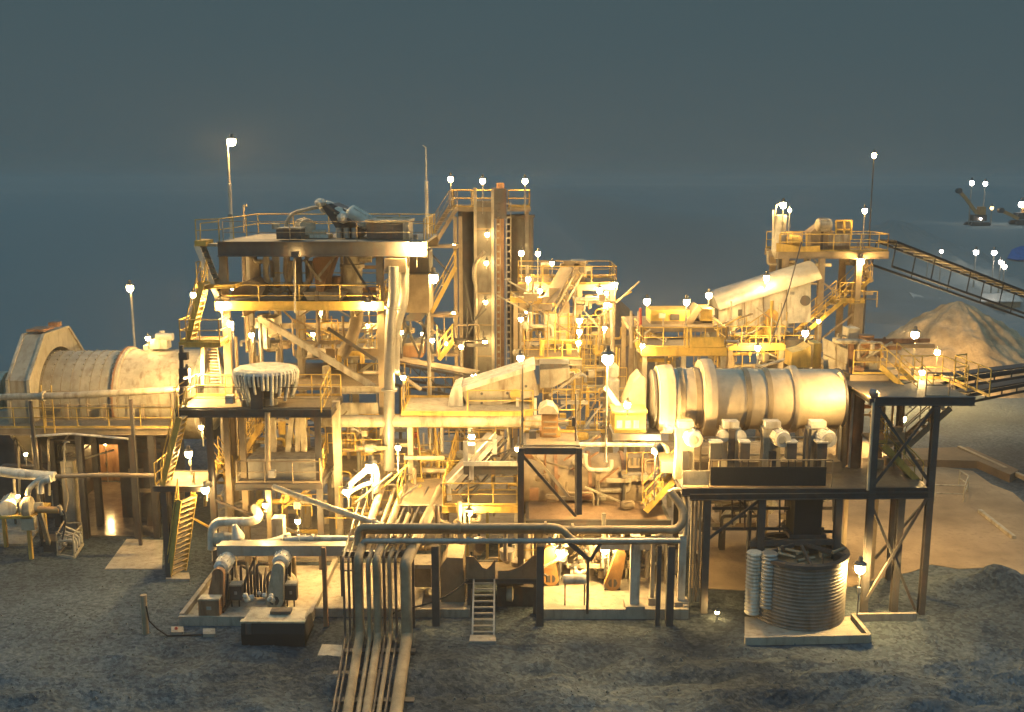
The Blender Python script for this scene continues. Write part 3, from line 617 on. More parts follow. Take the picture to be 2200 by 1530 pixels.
MB().lathe(c, UP, [(.35, .55), (.8, 1.0), (zt_-.45, 1.40), (zt_-.05, 1.42), (zt_, 1.3), (zt_-.12, .5)], 40, False).build('bowl', steel, t)
m = MB(); random.seed(5); n = 44                              # frosting of dried slurry: a wavy rim and drips of unequal length
for i in range(n):
    a = 2*math.pi*i/n; rr = 1.44; L = random.uniform(.3, 1.3); u = V((math.cos(a), math.sin(a), 0)); k = .045+random.random()*.045
    tp = c+u*(rr-.04)+UP*(zt_+.02)
    m.tube([tp-u*.3+UP*.03, tp, tp+u*.05-UP*.12, c+u*(rr+.01-.08*L)+UP*(zt_-.15-L*.5), c+u*(rr-.24*L)+UP*(zt_-.2-L)], k, 6)
m.lathe(c, UP, [(zt_-.02, 1.46), (zt_+.1, 1.36), (zt_+.17, 1.1), (zt_+.1, .6), (zt_+.05, .05)], 40, False)
m.build('slurry_crust', slurry, t)
MB().beam(V((c.x-.18, 44.0, za)), V((c.x-.18, 44.0, za+1.5)), .55, .3).build('front_post', steel, t)
MB().cyl(c, c+UP*.5, .5).build('outlet', cream, t)
MB().lathe(c+V((-.75, -.2, 0)), UP, [(0, .42), (.3, .4), (.5, .25), (.55, .05)], 20).build('dome', brown, t)
tag(MB().pbox(484, 851, 500, 868, 44.3, .4).build('junction_box', white), 'small white junction box on the annex deck left of the distributor', 'junction box')
tag(MB().tube([W(575, 886, 43.75), W(575, 1000, 43.75), W(577, 1016, 43.75)], .13, 10).build('drain_pipe', brown), 'brown vertical drain pipe below the slurry distributor', 'pipe')
tag(MB().pbox(576, 1012, 590, 1027, 43.6, .3).build('junction_box', white), 'small white junction box at the foot of the brown drain pipe', 'junction box')
stair('yellow middle stair flight left of the annex, over the bright star lamp', W(356, 1036, 43.4), W(392, 892, 43.4), .95)
ld = platform('square landing with dark edge between the two lower yellow stair flights', 330, 446, 1045, 43.0, 2.4, (350,), 'l', fas=.26, fm=steel, lm=steel, lw=.26, dm=brown, backlegs=True, name='stair_landing', cat='landing')
rail(ld, [W(500, 1040, 45), W(468, 1040, 45), W(452, 1015, 45.4)], 1, 1.2)
stair('yellow lowest stair flight reaching the gravel at left', G(380, 1232, .15), W(402, 1068, 43.1), .95)
tag(MB().prism([G(x, y, .16) for x, y in ((356, 1244), (408, 1244), (406, 1230), (358, 1230))], (0, 0, -.3)).build('stair_footing', conc), 'concrete block at the foot of the lowest yellow stair', 'footing')
# second annex level: grey tank wall and deck at 4.2
an2 = platform('lower annex deck carrying the grey tank, beneath the distributor', 506, 692, 1040, 43.6, 3.2, (575,), 'f', fas=.3, fm=steel, lm=brown, lw=.24, rm=brown)
t = thing('slurry_tank', 'flat grey rectangular tank on the lower annex deck', 'tank', W(608, 1035, 44.4))
MB().pbox(534, 990, 678, 1034, 44.3, 1.9).build('wall', galv, t); q = W(534, 990, 44.3); MB().box(q.x-.06, W(678, 990, 44.3).x+.06, 44.22, 46.3, q.z, q.z+.1).build('rim', cream, t)
m = MB()
for px in (590, 617, 640, 655): m.beam(W(px, 985, 45.5), W(px+random.uniform(-14, 14), 890, 45.8), .24)
m.build('launder_leg', cream, t)
stair('stair behind the brown drain pipe rising inside the annex', W(520, 985, 47.5), W(568, 905, 47.5), .9)
stair('short stair under the annex left of the grey tank', W(496, 1030, 46.2), W(464, 985, 46.2), .8)
m = MB()
c0 = W(688, 1030, 43.8)
for k in (0, .5, 1.0): m.tube([c0+UP*k, W(702, 985, 46.6)+UP*k], .035, 6)
for f in (0, .5, 1): q = c0.lerp(W(702, 985, 46.6), f); m.tube([q, q+UP], .035, 6)
m.build('handrail', yellow, an2)
# ================================================================ BUCKET ELEVATOR TOWER (behind, centre)
BY = 62.
t = thing('bucket_elevator', 'tall lit bucket elevator casing between two dark silos', 'bucket elevator', (W(1045, 800, BY).x, BY, 0)); 
x0, x1 = W(1022, 600, BY).x, W(1059, 600, BY).x; zb1 = W(1040, 432, BY).z
MB().box(x0, x1, BY, BY+2, 0, zb1).build('casing', tankm, t)
for x in (x0, x1): MB().beam((x, BY-.1, 0), (x, BY-.1, zb1+.8), .18, .22).build('corner_angle', cream, t)
x2, x3 = W(1067, 600, BY).x, W(1083, 600, BY).x; MB().box(x2, x3, BY+.2, BY+2, 0, zb1+1.1).build('casing', rusty, t)
m = MB(); z = 4
while z < zb1: m.beam((x1+.28, BY-.15, z), (x1+.42, BY-.15, z), .1, .1); m.beam((x3+.2, BY-.15, z), (x3+.36, BY-.15, z), .1, .1); z += .42
for x in (x1+.2, x1+.46, x3+.14, x3+.42): m.beam((x, BY-.1, 2), (x, BY-.1, zb1), .05)
m.build('ladder', cream, t)
m = MB().pbox(1056, 405, 1088, 470, BY-.2, 2.4); m.build('head_box', steel, t)
m = MB()
for z in range(3, 17, 2): m.box(x0-.03, x1+.03, BY-.03, BY+2.03, z, z+.1)
m.build('stiffener', brown, t)
pipe('cream bent pipe clipped to the left side of the elevator casing', [W(1042, 540, BY-.5), W(1030, 552, BY-.5), W(1018, 572, BY-.5), W(1018, 600, BY-.5), W(1022, 612, BY-.5), W(1022, 830, BY-.5)], .12, cream, .6)
for (a, b_, top, lb) in ((985, 1019, 448, 'dark round silo left of the bucket elevator'), (1090, 1146, 468, 'dark round silo right of the bucket elevator')):
    t = thing('silo', lb, 'silo', (W((a+b_)/2, 700, BY+2).x, BY+2, 0)); c = V((W((a+b_)/2, 600, BY+2).x, BY+2, 0)); rr = (W(b_, 600, BY+2).x-W(a, 600, BY+2).x)/2; h = W(a, top, BY+2).z
    MB().lathe(c, UP, [(5.5, .4), (7.5, rr), (h, rr), (h+.02, rr+.08), (h+.2, rr+.08), (h+.25, .1)], 36).build('shell', steel, t)
    m = MB()
    for k in range(4): a_ = math.pi/4+k*math.pi/2; m.beam((c.x+math.cos(a_)*rr, c.y+math.sin(a_)*rr, 0), (c.x+math.cos(a_)*rr, c.y+math.sin(a_)*rr, 8), .2)
    m.build('leg', steel, t)
tp = platform('railed platform left of the elevator head at the top of the silos', 968, 1058, 446, BY, 2.6, (), 'fblr', fas=.26, fm=brown, lm=steel, sp=1.2)
tp2 = platform('railed platform right of the elevator head above the right silo', 1090, 1140, 446, BY, 2.6, (1132,), 'fblr', fas=.26, fm=brown, lm=steel, sp=1.0)
stt = thing('stair_tower', 'slim dark stair tower frame left of the silos', 'stair tower', (W(970, 700, 60).x, 60, 0))
for px in (926, 979, 990):
    x = W(px, 600, 60).x; MB().ibeam((x, 60, 0), (x, 60, W(px, 465, 60).z), .22, .22, .03, V((0, 1, 0))).build('column', brown, stt)
for a, b_, py in ((862, 985, 527), (926, 985, 676), (926, 985, 760)): MB().pbox(a, py, b_, py+6, 59.6, 1.4).build('landing', brown, stt)
for a, b_ in (((930, 690), (980, 760)), ((980, 690), (935, 755)), ((985, 760), (1040, 650)), ((926, 545), (978, 600)), ((990, 560), (1015, 690))): MB().beam(W(*a, 60.2), W(*b_, 60.2), .1, .1, V((0, 1, 0))).build('brace', steel, stt)
stair('top flight of the dark stair tower beside the silos', W(926, 524, 60), W(974, 446, 61), .8, brown)
stair('lit middle flight of the dark stair tower beside the silos', W(928, 670, 59.4), W(978, 575, 59.4), .8)
stair('short yellow stair low in front of the stair tower', W(944, 770, 57), W(972, 735, 57), .9)
# inclined conveyor in the gap behind the tower
def conveyor(label, a, b, wd=1.2, dp=.7, m=steel, legs=(), lz=0., belt=brown, rails=False, step=1.6):
    a, b = V(a), V(b); t = thing('conveyor', label, 'conveyor', (a+b)/2); d = (b-a).normalized(); s = d.cross(UP).normalized(); u = s.cross(d)
    for k in (-1, 1):
        o = s*k*wd/2
        MB().beam(a+o, b+o, .08, .14).build('chord', m, t); MB().beam(a+o-u*dp, b+o-u*dp, .08, .14).build('chord', m, t)
    L = (b-a).length; n = max(3, int(L/step)); q = MB()
    for i in range(n):
        f, g_ = i/n, (i+1)/n
        for k in (-1, 1):
            o = s*k*wd/2; q.beam(a.lerp(b, f)+o, a.lerp(b, f)+o-u*dp, .06)
            if step < 2: q.beam(a.lerp(b, f)+o, a.lerp(b, g_)+o-u*dp, .05)
    q.build('lattice', m, t); MB().beam(a+u*.12, b+u*.12, wd*.8, .06, u).build('belt', belt, t)
    q = MB()
    for i in range(int(L/1.2)): c = a.lerp(b, (i+.5)/int(L/1.2)); q.cyl(c-s*wd*.45+u*.04, c+s*wd*.45+u*.04, .06, 8)
    q.build('idler', galv, t)
    for f in legs:
        c = a.lerp(b, f)-u*dp; 
        for k in (-1, 1): MB().beam(c+s*k*wd*.45, V((c.x, c.y, lz))+s*k*wd*.7, .16, .16, V((0, 1, 0))).build('leg', m, t)
    if rails: rail(t, [a+s*(wd/2+.5), b+s*(wd/2+.5)], 1.0, 2.4, m, .025, False)
    return t
conveyor('dark inclined conveyor in the gap between tower and elevator', W(858, 776, 56), W(1024, 806, 55), 1.6, 1.2, steel, (.1, .5, .9))
t = thing('scrap_hopper', 'rusty feed hopper above the dark conveyor right of the tower', 'hopper', W(885, 770, 57)); MB().pbox(866, 742, 908, 768, 57, 2).build('body', rusty, t); MB().pbox(864, 738, 910, 743, 56.9, 2.2).build('rim', brown, t)
# ================================================================ MIDDLE SCREEN HOUSE
HY = 58.
hs = platform('upper deck of the middle screen house with boxes and gate frame', 1112, 1326, 611, HY, 4, (1122, 1180, 1246, 1318), 'fblr', fas=.36, fm=brown, lm=brown, lw=.28, sp=1.3, braces=((0, 1, .95, .65), (2, 3, .6, .95), (2, 3, .25, .6)))
hs2 = platform('side gallery of the middle screen house on brown beams', 1096, 1192, 640, HY-1, 3, (1108,), '', fas=.3, fm=yellow, lm=brown)
hs3 = platform('lower railed deck of the middle screen house with pale edge beam', 1125, 1250, 772, 54, 4, (1135, 1243), 'flr', fas=.36, fm=cream, sp=1.0)
t = thing('screen_wall', 'large cream wall panel inside the middle screen house', 'panel', W(1210, 730, 56)); MB().pbox(1170, 674, 1231, 735, 57, .3).build('panel', white, t)
for px in (1170, 1200, 1231): MB().pbox(px-2, 672, px+2, 770, 56.8, .2).build('stud', brown, t)
MB().pbox(1192, 706, 1231, 709, 56.85, .14).build('cross_rail', brown, t)
for i, (a, b_, y0, y1, Y, mm, lb) in enumerate([(1164, 1180, 571, 609, 58.5, brown, 'narrow brown box at the left of the screen house roof deck'), (1232, 1258, 564, 609, 58.6, brown, 'wide brown gearbox beside the gate frame on the roof deck'), (1258, 1272, 575, 590, 59, galv, 'small grey box perched right of the brown gearbox')]):
    t = thing('equipment_box', lb, 'box', W((a+b_)/2, y1, Y)); MB().pbox(a, y0, b_, y1, Y, 1.4).build('body', mm, t); MB().pbox(a-1, y0-3, b_+1, y0, Y-.05, 1.5).build('lid', cream, t); MB().pbox(a+3, y0+8, b_-3, y0+22, Y-.05, .05).build('door', steel, t)
t = thing('portal_gantry', 'brown portal frame over the head of the small steep conveyor', 'frame', W(1225, 609, 58))
m = MB()
for a, b_ in (((1204, 610), (1210, 566)), ((1210, 566), (1246, 566)), ((1238, 610), (1238, 566))): m.beam(W(*a, 58.3), W(*b_, 58.3), .3, .2, V((0, 1, 0)))
m.build('portal', brown, t)
conveyor('small steep conveyor descending from the gate frame of the screen house', W(1222, 578, 57.6), W(1172, 668, 56.4), 1.3, .5, brown, ())
random.seed(21)
m = MB(); m2 = MB()
for i in range(40):
    c = W(random.uniform(1118, 1318), random.uniform(630, 850), random.uniform(56.5, 61))
    if random.random() < .5: MB().tube([c, c+UP*random.uniform(.8, 2.4)], random.choice([.06, .1]), 6).build('riser_pipe', cream, hs)
    else: MB().cbox(c, random.uniform(.3, .9), .4, random.uniform(.25, .7)).build('junction_box', brown, hs)
for py in (690, 735, 790, 835): MB().ibeam(W(1246, py, 58.1), W(1318, py, 58.1), .2, .3).build('floor_beam', cream, hs)
pipe('white pipe curving down at the right edge of the screen house', [W(1236, 643, 57), W(1300, 640, 57), W(1313, 655, 57), W(1316, 780, 57)], .1, white, .6)
cg = thing('caged_ladder', 'tall yellow caged ladder right of the pale vibrating screen', 'ladder', (W(1266, 870, 52).x, 52, W(1266, 868, 52).z))
ladder(cg, W(1266, 800, 52).x, 52, W(1266, 868, 52).z, W(1266, 760, 52).z, .7, True, yellow, 'rungs')
t = thing('pressure_vessel', 'white upright bottle-shaped vessel under the biggest star lamp', 'vessel', W(1315, 870, 50)); c = W(1316, 870, 50); MB().lathe(c, UP, [(0, .3), (.4, .34), (1.3, .34), (1.5, .2), (1.52, .3), (2.0, .3), (2.2, .1)], 20).build('body', white, t)
# pale vibrating screen in front of it
t = thing('inclined_screen', 'pale inclined vibrating screen with yellow patch above the yellow girder', 'vibrating screen', W(1070, 885, 48))
MB().prism(pl([(991, 840), (1145, 792), (1158, 849), (1090, 866), (1040, 878), (1008, 882)], 48), (0, 2.0, 0)).build('side_plate', cream, t)
MB().prism(pl([(989, 834), (1150, 784), (1150, 794), (991, 843)], 47.8), (0, 2.3, 0)).build('top_cover', white, t)
MB().cyl(W(1107, 848, 48.05), W(1107, 848, 47.85), .27).build('exciter', yellow, t)
m = MB()
for px, py in ((1035, 846), (1090, 845), (1130, 830), (1010, 872), (1035, 866)): m.cyl(W(px, py, 47.92), W(px, py, 48.05), .07, 8)
m.build('bolt', steel, t)
MB().prism(pl([(975, 832), (991, 826), (996, 880), (960, 884), (966, 850)], 47.7), (0, 1.9, 0)).build('feed_chute', white, t)
for px in (1112, 1150): MB().beam(W(px, 855, 47.7), W(px, 900, 47.7), .14).build('leg', white, t)
t = thing('screen_underpan', 'grey side panel with dark top plate right of the pale screen', 'panel', W(1190, 835, 49)); MB().prism(pl([(1160, 796), (1224, 790), (1224, 812), (1190, 832), (1160, 834)], 48.6), (0, 1.5, 0)).build('panel', cream, t); MB().prism(pl([(1160, 782), (1225, 782), (1200, 790), (1160, 796)], 48.8), (0, 1.5, 0)).build('top_plate', steel, t)
MB().beam(W(1180, 850, 48.4), W(1250, 800, 48.4), .12).build('strut', cream, t)
# yellow girder walkway
gw = platform('long yellow girder walkway below the pale vibrating screen', 862, 1145, 884, 46.6, 3.2, (880, 1010, 1130), '', fas=.3, fm=yellow, dm=conc, lm=cream, name='walkway', cat='walkway')
zg = gw['z']; MB().tube([V((W(690, 900, 46.3).x, 46.7, zg-.5)), V((gw['x1']+.4, 46.7, zg-.5))], .3, 16).build('launder_pipe', cream, gw)
rail(gw, [V((W(868, 850, 49.6).x, 49.7, zg)), V((W(975, 850, 49.6).x, 49.7, zg))], 1.05, 1.4)
rail(gw, [V((gw['x0']+.05, 46.5, zg)), V((gw['x0']+.05, 49.6, zg))], 1.15, 1.2)
rail(gw, [V((W(1005, 880, 46.6).x, 46.5, zg)), V((gw['x1'], 46.5, zg))], 1.05, 3.2, toe=False)
# ================================================================ CENTRE, LOWER LEVELS
t = thing('gallows_frame', 'dark square-tube frame with one diagonal in front of the brown drum', 'frame', G(1120, 1320, 0))
gy = 40.6; p0, p1 = W(1119, 968, gy), W(1244, 968, gy)
MB().beam((p0.x, gy, 0), p0+UP*.12, .26, .26).build('column', steel, t); MB().beam(W(1244, 1104, gy), p1+UP*.12, .24, .24).build('column', steel, t)
MB().beam(p0+V((.14, 0, 0)), p1-V((.13, 0, 0)), .24, .28).build('top_beam', steel, t); MB().beam(W(1122, 978, gy-.02), W(1236, 1108, gy-.02), .12, .12, V((0, 1, 0))).build('brace', steel, t)
MB().beam(W(1142, 972, gy+1.4), W(1224, 1070, gy+1.4), .12, .1, V((0, 1, 0))).build('brace', cream, t)
mp = platform('dark drive platform on top of the square-tube frame', 1124, 1246, 957, gy+.5, 2.2, (), 'b', fas=.24, fm=steel, dm=gratem)
t = thing('geared_drive', 'orange geared drive with pale domed cover on the dark drive platform', 'drive', W(1182, 950, 43))
MB().pbox(1164, 893, 1199, 948, 42.4, .9).build('gearbox', orange, t)
MB().prism(pl([(1157, 890), (1162, 878), (1176, 871), (1190, 874), (1201, 890)], 42.3), (0, 1.2, 0)).build('dome_cover', cream, t)
m = MB()
for py in (905, 918, 931): m.pbox(1168, py, 1196, py+4, 42.36, .06)
m.build('vent', brown, t); MB().pbox(1160, 925, 1204, 950, 42.5, .7).build('base', orange, t)
tag(MB().pbox(1137, 927, 1152, 943, 42.2, .3).build('control_box', steel), 'small black control box left of the orange geared drive', 'control box')
tag(MB().pbox(1229, 898, 1237, 916, 41.8, .25).build('control_box', steel), 'slim black control box on the thin post right of the orange drive', 'control box')
tag(MB().tube([W(1237, 1110, 41.8), W(1237, 846, 41.8)], .045, 6).build('thin_post', steel), 'thin dark post right of the orange geared drive', 'post')
# brown ball mill along x
t = thing('ball_mill', 'pinkish brown horizontal drum behind the dark square-tube frame', 'ball mill', (W(1250, 1030, 46).x, 46, 0)); bx = W(1118, 1040, 46).x; bl = W(1400, 1040, 46).x-bx; bz = W(1250, 1038, 46).z
MB().lathe((bx, 46, bz), AX, [(0, 1.45), (bl, 1.45)], 48).build('shell', brown, t)
m = MB()
for f in (0, .25, .5, .75, .97): m.lathe((bx+bl*f, 46, bz), AX, [(0, 1.55), (.16, 1.55)], 48)
m.build('flange', rusty, t); MB().box(bx-.3, bx+bl+.3, 44.9, 47, 0, bz-1.3).build('plinth', conc, t)
pipe('cream U-shaped pipe loop in front of the brown drum', [W(1258, 975, 44), W(1258, 1010, 44), W(1313, 1010, 44), W(1313, 988, 44)], .1, white, .35)
pipe('thin pale header pipe bending down left of the trommel deck', [W(1240, 955, 43.2), W(1435, 955, 43.2), W(1435, 1025, 43.2)], .1, white, .4)
t = thing('valve_board', 'brown panel carrying three dark handles beside the stair to the trommel', 'panel', W(1380, 1010, 44)); MB().pbox(1350, 985, 1390, 1005, 44, .1).build('panel', brown, t); m = MB()
for px in (1359, 1370, 1381): m.pbox(px-2, 984, px+2, 1000, 43.9, .08)
m.build('handle', steel, t)
MB().pbox(1336, 1022, 1392, 1034, 44.1, .5).build('shelf', cream, t); MB().beam(W(1340, 1034, 44.2), W(1340, 1085, 44.2), .1).build('leg', steel, t)
for i, px in enumerate((1284, 1340)): tag(MB().beam(W(px, 1010, 44.4), W(px, 1078, 44.4), .2).build('pipe_support', brown), ('brown post under the cream U-shaped pipe', 'brown post under the panel with three handles')[i], 'post')
# mesh floor
mf = platform('slatted mesh floor over the brightly lit pumps, its front edge dark', 1130, 1442, 1118, 42, 2.8, (1135, 1360, 1436), '', fas=.34, fm=steel, dm=meshm, lm=cream, lw=.2)
# railed platform left of it
rp = platform('railed yellow platform left of the dark square-tube frame', 950, 1116, 1088, 42.6, 2.4, (1000, 1110), 'flr', fas=.3, fm=yellow, lm=cream, lw=.2, sp=1.1)
rp2 = platform('broad cream landing between tower and railed platform', 852, 955, 1086, 42.8, 5.0, (862, 940), 'lr', fas=.36, fm=cream, dm=gratem, lm=cream)
stair('steep yellow stair behind the broad cream landing', W(945, 1030, 47), W(962, 970, 48.5), .8)
stair('yellow stair descending toward the broad cream landing from the girder walkway', W(925, 1035, 46.8), W(916, 950, 48), .8)
t = thing('spare_parts_rack', 'small rack with red items behind the yellow posts under the girder', 'rack', W(895, 1010, 48)); m = MB()
for px in (882, 910): m.beam(W(px, 1010, 48), W(px, 930, 48), .08)
m.build('frame', cream, t)
for py in (960, 980, 1000): MB().pbox(880, py, 912, py+3, 47.8, .6).build('shelf', cream, t)
MB().pbox(890, 930, 897, 941, 48, .2).build('red_box', redm, t); MB().pbox(892, 960, 906, 966, 47.9, .3).build('red_box', redm, t)
cvb = conveyor('pale-edged inclined chute conveyor left of the thin black pole', W(965, 1050, 43.6), W(1068, 938, 45.2), 1.5, .6, steel, (), belt=steel)
MB().beam(W(962, 1042, 42.8), W(1066, 934, 44.4), .1, .22).build('side_skirt', white, cvb)
t = thing('transfer_frame', 'pale frame with white posts round the inclined chute conveyor', 'frame', W(1055, 1000, 43)); 
for a, b_ in (((1000, 948), (1000, 990)), ((1063, 945), (1063, 975)), ((963, 1040), (966, 1075)), ((1013, 1000), (1013, 1030))): MB().beam(W(*a, 43), W(*b_, 43), .2).build('column', white, t)
MB().beam(W(995, 996, 42.8), W(1115, 996, 42.8), .14, .2).build('top_beam', white, t); MB().pbox(996, 1000, 1112, 1020, 43, .2).build('side_plate', steel, t)
MB().beam(W(1004, 946, 43.2), W(1060, 946, 43.2), .08).build('top_beam', cream, t); MB().pbox(1004, 957, 1020, 975, 43.4, .5).build('junction_box', white, t)
# ladder platform at front
lp = platform('low mesh-guarded platform behind the grey front ladder', 1000, 1157, 1244, 39.4, 2.0, (1008, 1150), '', fas=.22, fm=steel, dm=gratem, lm=steel, lw=.16)
zq = lp['z']
def guard(a, b_, hs_, Y):
    n = len(hs_); x0, x1 = W(a, 1244, 39.4).x, W(b_, 1244, 39.4).x
    pts = [(x0+(x1-x0)*i/(n-1), Y, zq+h) for i, h in enumerate(hs_)]
    return MB().prism([(x0, Y, zq), (x1, Y, zq)]+pts[::-1], (0, .04, 0))
guard(1001, 1064, [1.0, 1.0, .98, .75, .5, .45, .6, .9], 39.38).build('mesh_guard', meshm, lp)
guard(1070, 1155, [.35, .36, .38, .45, .55, .75, 1.0, 1.05], 39.40).build('mesh_guard', meshm, lp)
rail(lp, [V((W(1072, 1244, 41).x, 41.3, zq)), V((W(1153, 1244, 41).x, 41.3, zq))], 1.05, 1.4)
for px in (1004, 1047): MB().beam(W(px, 1200, 40.4), W(px, 1100, 40.4), .12).build('gate_post', yellow, lp)
t = thing('ladder', 'grey ship ladder from the mesh-guarded platform to the gravel', 'ladder', G(1038, 1368, 0)); a = G(1038, 1366, 0); b_ = V((W(1040, 1246, 39.3).x, 39.3, zq))
m = MB()
for k in (-1, 1): m.beam(a+V((k*.43, 0, 0)), b_+V((k*.43, 0, 0)), .07, .12)
m.build('stile', galv, t)
for i in range(9): c = a.lerp(b_, (i+.6)/9.2); MB().beam(c-V((.4, 0, 0)), c+V((.4, 0, 0)), .09, .05).build('rung', galv, t)
tag(MB().prism([G(x, y, .12) for x, y in ((1008, 1378), (1066, 1378), (1064, 1364), (1010, 1364))], (0, 0, -.3)).build('ladder_footing', conc), 'small concrete footing under the grey ship ladder', 'footing')
for k, (px, lb) in enumerate([(937, 'dark pipe-bridge post left of the ship ladder'), (1160, 'dark pipe-bridge post between ladder platform and bright pumps'), (1438, 'dark pipe-bridge post at the right end of the pipe bridge'), (1413, 'slimmer dark post just left of the bridge end post')]):
    x = G(px, 1345, 0).x; tag(MB().beam((x, 38.4, 0), (x, 38.4, W(px, 1172, 38.4).z), .3 if k < 3 else .18).build('bridge_post', steel), lb, 'post')
c = G(701, 1345, 0); t = tag(MB().beam(c-UP*.1, V((c.x, c.y, W(701, 1176, c.y).z)), .17).build('slim_post', rusty), 'slim reddish post standing alone right of the pump pad', 'post')
# pipe bridge
zbp = W(1000, 1148, 38.4).z
for k, (r, dz, dy, m_, lb, endx) in enumerate([(.15, .28, .1, brown, 'upper brown pipe of the long pipe bridge', 1205), (.17, 0.03, .45, brown, 'middle pipe of the long pipe bridge', 1455), (.11, -.24, -.1, galv, 'lower thin pipe of the long pipe bridge', 1460)]):
    a = W(768+k*6, 1150, 38.4); b_ = W(endx, 1150, 38.4); Y = 38.4+dy
    P = [V((a.x, Y+(.0), zbp+dz-.75+.2*k)), V((a.x, Y, zbp+dz)), V((b_.x, Y, zbp+dz))]
    if k == 0: P += [V((b_.x+.5, Y, zbp-.35)), V((W(1450, 1150, Y).x, Y+.15, zbp-.35))]
    if k == 1: P += [W(1466, 1126, 38.9), W(1468, 1092, 39.3), W(1440, 1056, 39.6)]
    pipe(lb, P, r, m_, .4, 14, fl=(.35, .6))
t = thing('pipe_bracket', 'dark V-shaped hanger strut under the pipe bridge at the bright pumps', 'bracket', W(1262, 1200, 38.5)); MB().beam(W(1222, 1166, 38.3), W(1268, 1204, 38.3), .16).build('strut', steel, t); MB().beam(W(1290, 1168, 38.3), W(1268, 1204, 38.3), .12).build('strut', steel, t); MB().tube([W(1263, 1204, 38.3), W(1262, 1318, 38.6)], .06, 6).build('drop_pipe', steel, t)
# diagonal pipe coming down from the annex to the bridge
pipe('long cream diagonal pipe falling from the annex to the pipe bridge', [W(588, 1046, 43.2), W(700, 1088, 41.6), W(828, 1132, 39.6), W(900, 1140, 38.9)], .13, cream, .3, 12, fl=(.72,))
# bundle of pipes turning down to the ground and running to the camera
random.seed(9)
bund = [(741, .05), (752, .05), (773, .18), (794, .09), (812, .16), (839, .09), (852, .055), (874, .23), (827, .055)]
desc = ['thin leftmost pipe', 'thin second pipe from the left', 'thick third pipe from the left', 'medium fourth pipe', 'thick fifth pipe', 'medium pipe right of the fifth', 'thin pipe beside the thickest one', 'thickest rightmost pipe', 'thin pipe between the fifth and the medium one']
for i, (px, r) in enumerate(bund):
    g = G(px, 1372-(i % 3)*4, r+.03); zt2 = W(800, 1176, 38.3).z-.1*(i % 2); x = g.x; yb = g.y+.1; top = V((x, yb, zt2))
    far = W(px+55+(px-800)*.25, 1062, 45.5); far.z = zt2+.25
    e = V((G(px, 1372, 0).x+(x+5)*.03, 14, r+.03))
    pipe(desc[i]+' of the bundle running over the gravel', [far, top, V((x, yb, r+.03)), V((x+.55-.13*(x+6.6), 31, r+.03+.05*random.random())), V((x+2.2-.5*(x+6.6), 14, r+.03))], r, brown if r > .08 else steel, .26, 12, fl=(.52, .70), group='bundle of slurry pipes')
t = thing('sleeper', 'low dark timber sleeper beneath the ground run of the pipe bundle', 'sleeper', G(800, 1400, 0)); a, b_ = G(726, 1400, 0), G(892, 1400, 0); MB().beam(a+UP*.02, b_+UP*.02, .3, .1).build('beam', steel, t)
for py, lb in ((1448, 'second timber sleeper under the pipe bundle, nearer the viewer'), (1506, 'timber sleeper under the pipe bundle closest to the viewer')):
    t = thing('sleeper', lb, 'sleeper', G(800, py, 0)); a, b_ = G(716, py, 0), G(890, py, 0); MB().beam(a+UP*.0, b_+UP*.0, .28, .12).build('beam', steel, t)
hb = thing('pipe_header', 'dark cross beam holding the tops of the dropping pipe bundle', 'beam', W(810, 1185, 38.2)); MB().ibeam(W(735, 1190, 38.0), W(892, 1190, 38.0), .2, .24).build('beam', steel, hb)
m = MB()
for px in (772, 812, 872): c = W(px, 1186, 38.1); m.cyl(c-UP*.12, c+UP*.05, .27, 14)
m.build('clamp', steel, hb)
for px in (760, 884): MB().beam(W(px, 1190, 38.2), V((W(px, 1190, 38.2).x, 38.2, 0)), .2 if px > 800 else .16).build('column', steel, hb)
pipe('small dark conduit stepping down beside the left of the pipe bundle', [W(740, 1180, 37.9), W(732, 1206, 37.9), W(732, 1226, 37.9), W(762, 1226, 37.9), W(762, 1300, 37.9), W(758, 1360, 37.9)], .03, steel, .08)
tag(MB().prism([G(x, y, .1) for x, y in ((682, 1408), (735, 1410), (735, 1386), (692, 1384))], (0, 0, -.2)).build('concrete_block', conc), 'flat concrete block on the gravel left of the pipe bundle', 'block')
# ================================================================ FRONT-LEFT PUMPS
tr = thing('cable_tray', 'wide mottled cable tray beam spanning above the front left pumps', 'cable tray', W(600, 1185, 40.6)); MB().pbox(466, 1173, 742, 1195, 40.4, .12).build('side_plate', galv, tr); q = W(466, 1173, 40.4); MB().box(q.x, W(742, 1173, 40.4).x, 40.52, 41.1, q.z-.06, q.z-.02).build('tray', galv, tr)
for px in (472, 620, 735): x = W(px, 1190, 41).x; MB().beam((x, 40.9, 0), (x, 40.9, q.z-.1), .14).build('leg', steel, tr)
pipe('glossy white pipe with elbow above the front left pumps', [W(456, 1180, 42.2), W(456, 1121, 42.2), W(545, 1121, 42.2), W(558, 1110, 43), W(548, 1092, 44)], .2, white, .5, 16)
pipe('white flexible hose curving along the top of the cable tray', [W(520, 1166, 41.4), W(560, 1168, 41.4), W(598, 1160, 41.6), W(622, 1150, 42)], .14, white, 1, 12)
pipe('pale pipe running level from the tray toward the pipe bundle', [W(612, 1160, 41.2), W(660, 1156, 41.2), W(762, 1157, 41.2)], .12, white, .5, 12, fl=(.2, .4))
t = thing('launder_cone', 'white cone-shaped launder between elbow pipe and tray', 'cone', W(510, 1168, 42)); MB().lathe(W(516, 1168, 41.6), V((-.25, 0, 1)), [(0, .16), (.3, .3), (.9, .1)], 18).build('body', white, t); MB().lathe(W(478, 1160, 41.9), (1, 0, 0), [(-.35, .3), (.1, .36), (.5, .28)], 18).build('drum', cream, t); MB().pbox(585, 1115, 607, 1165, 42.6, .6).build('upstand', cream, t)
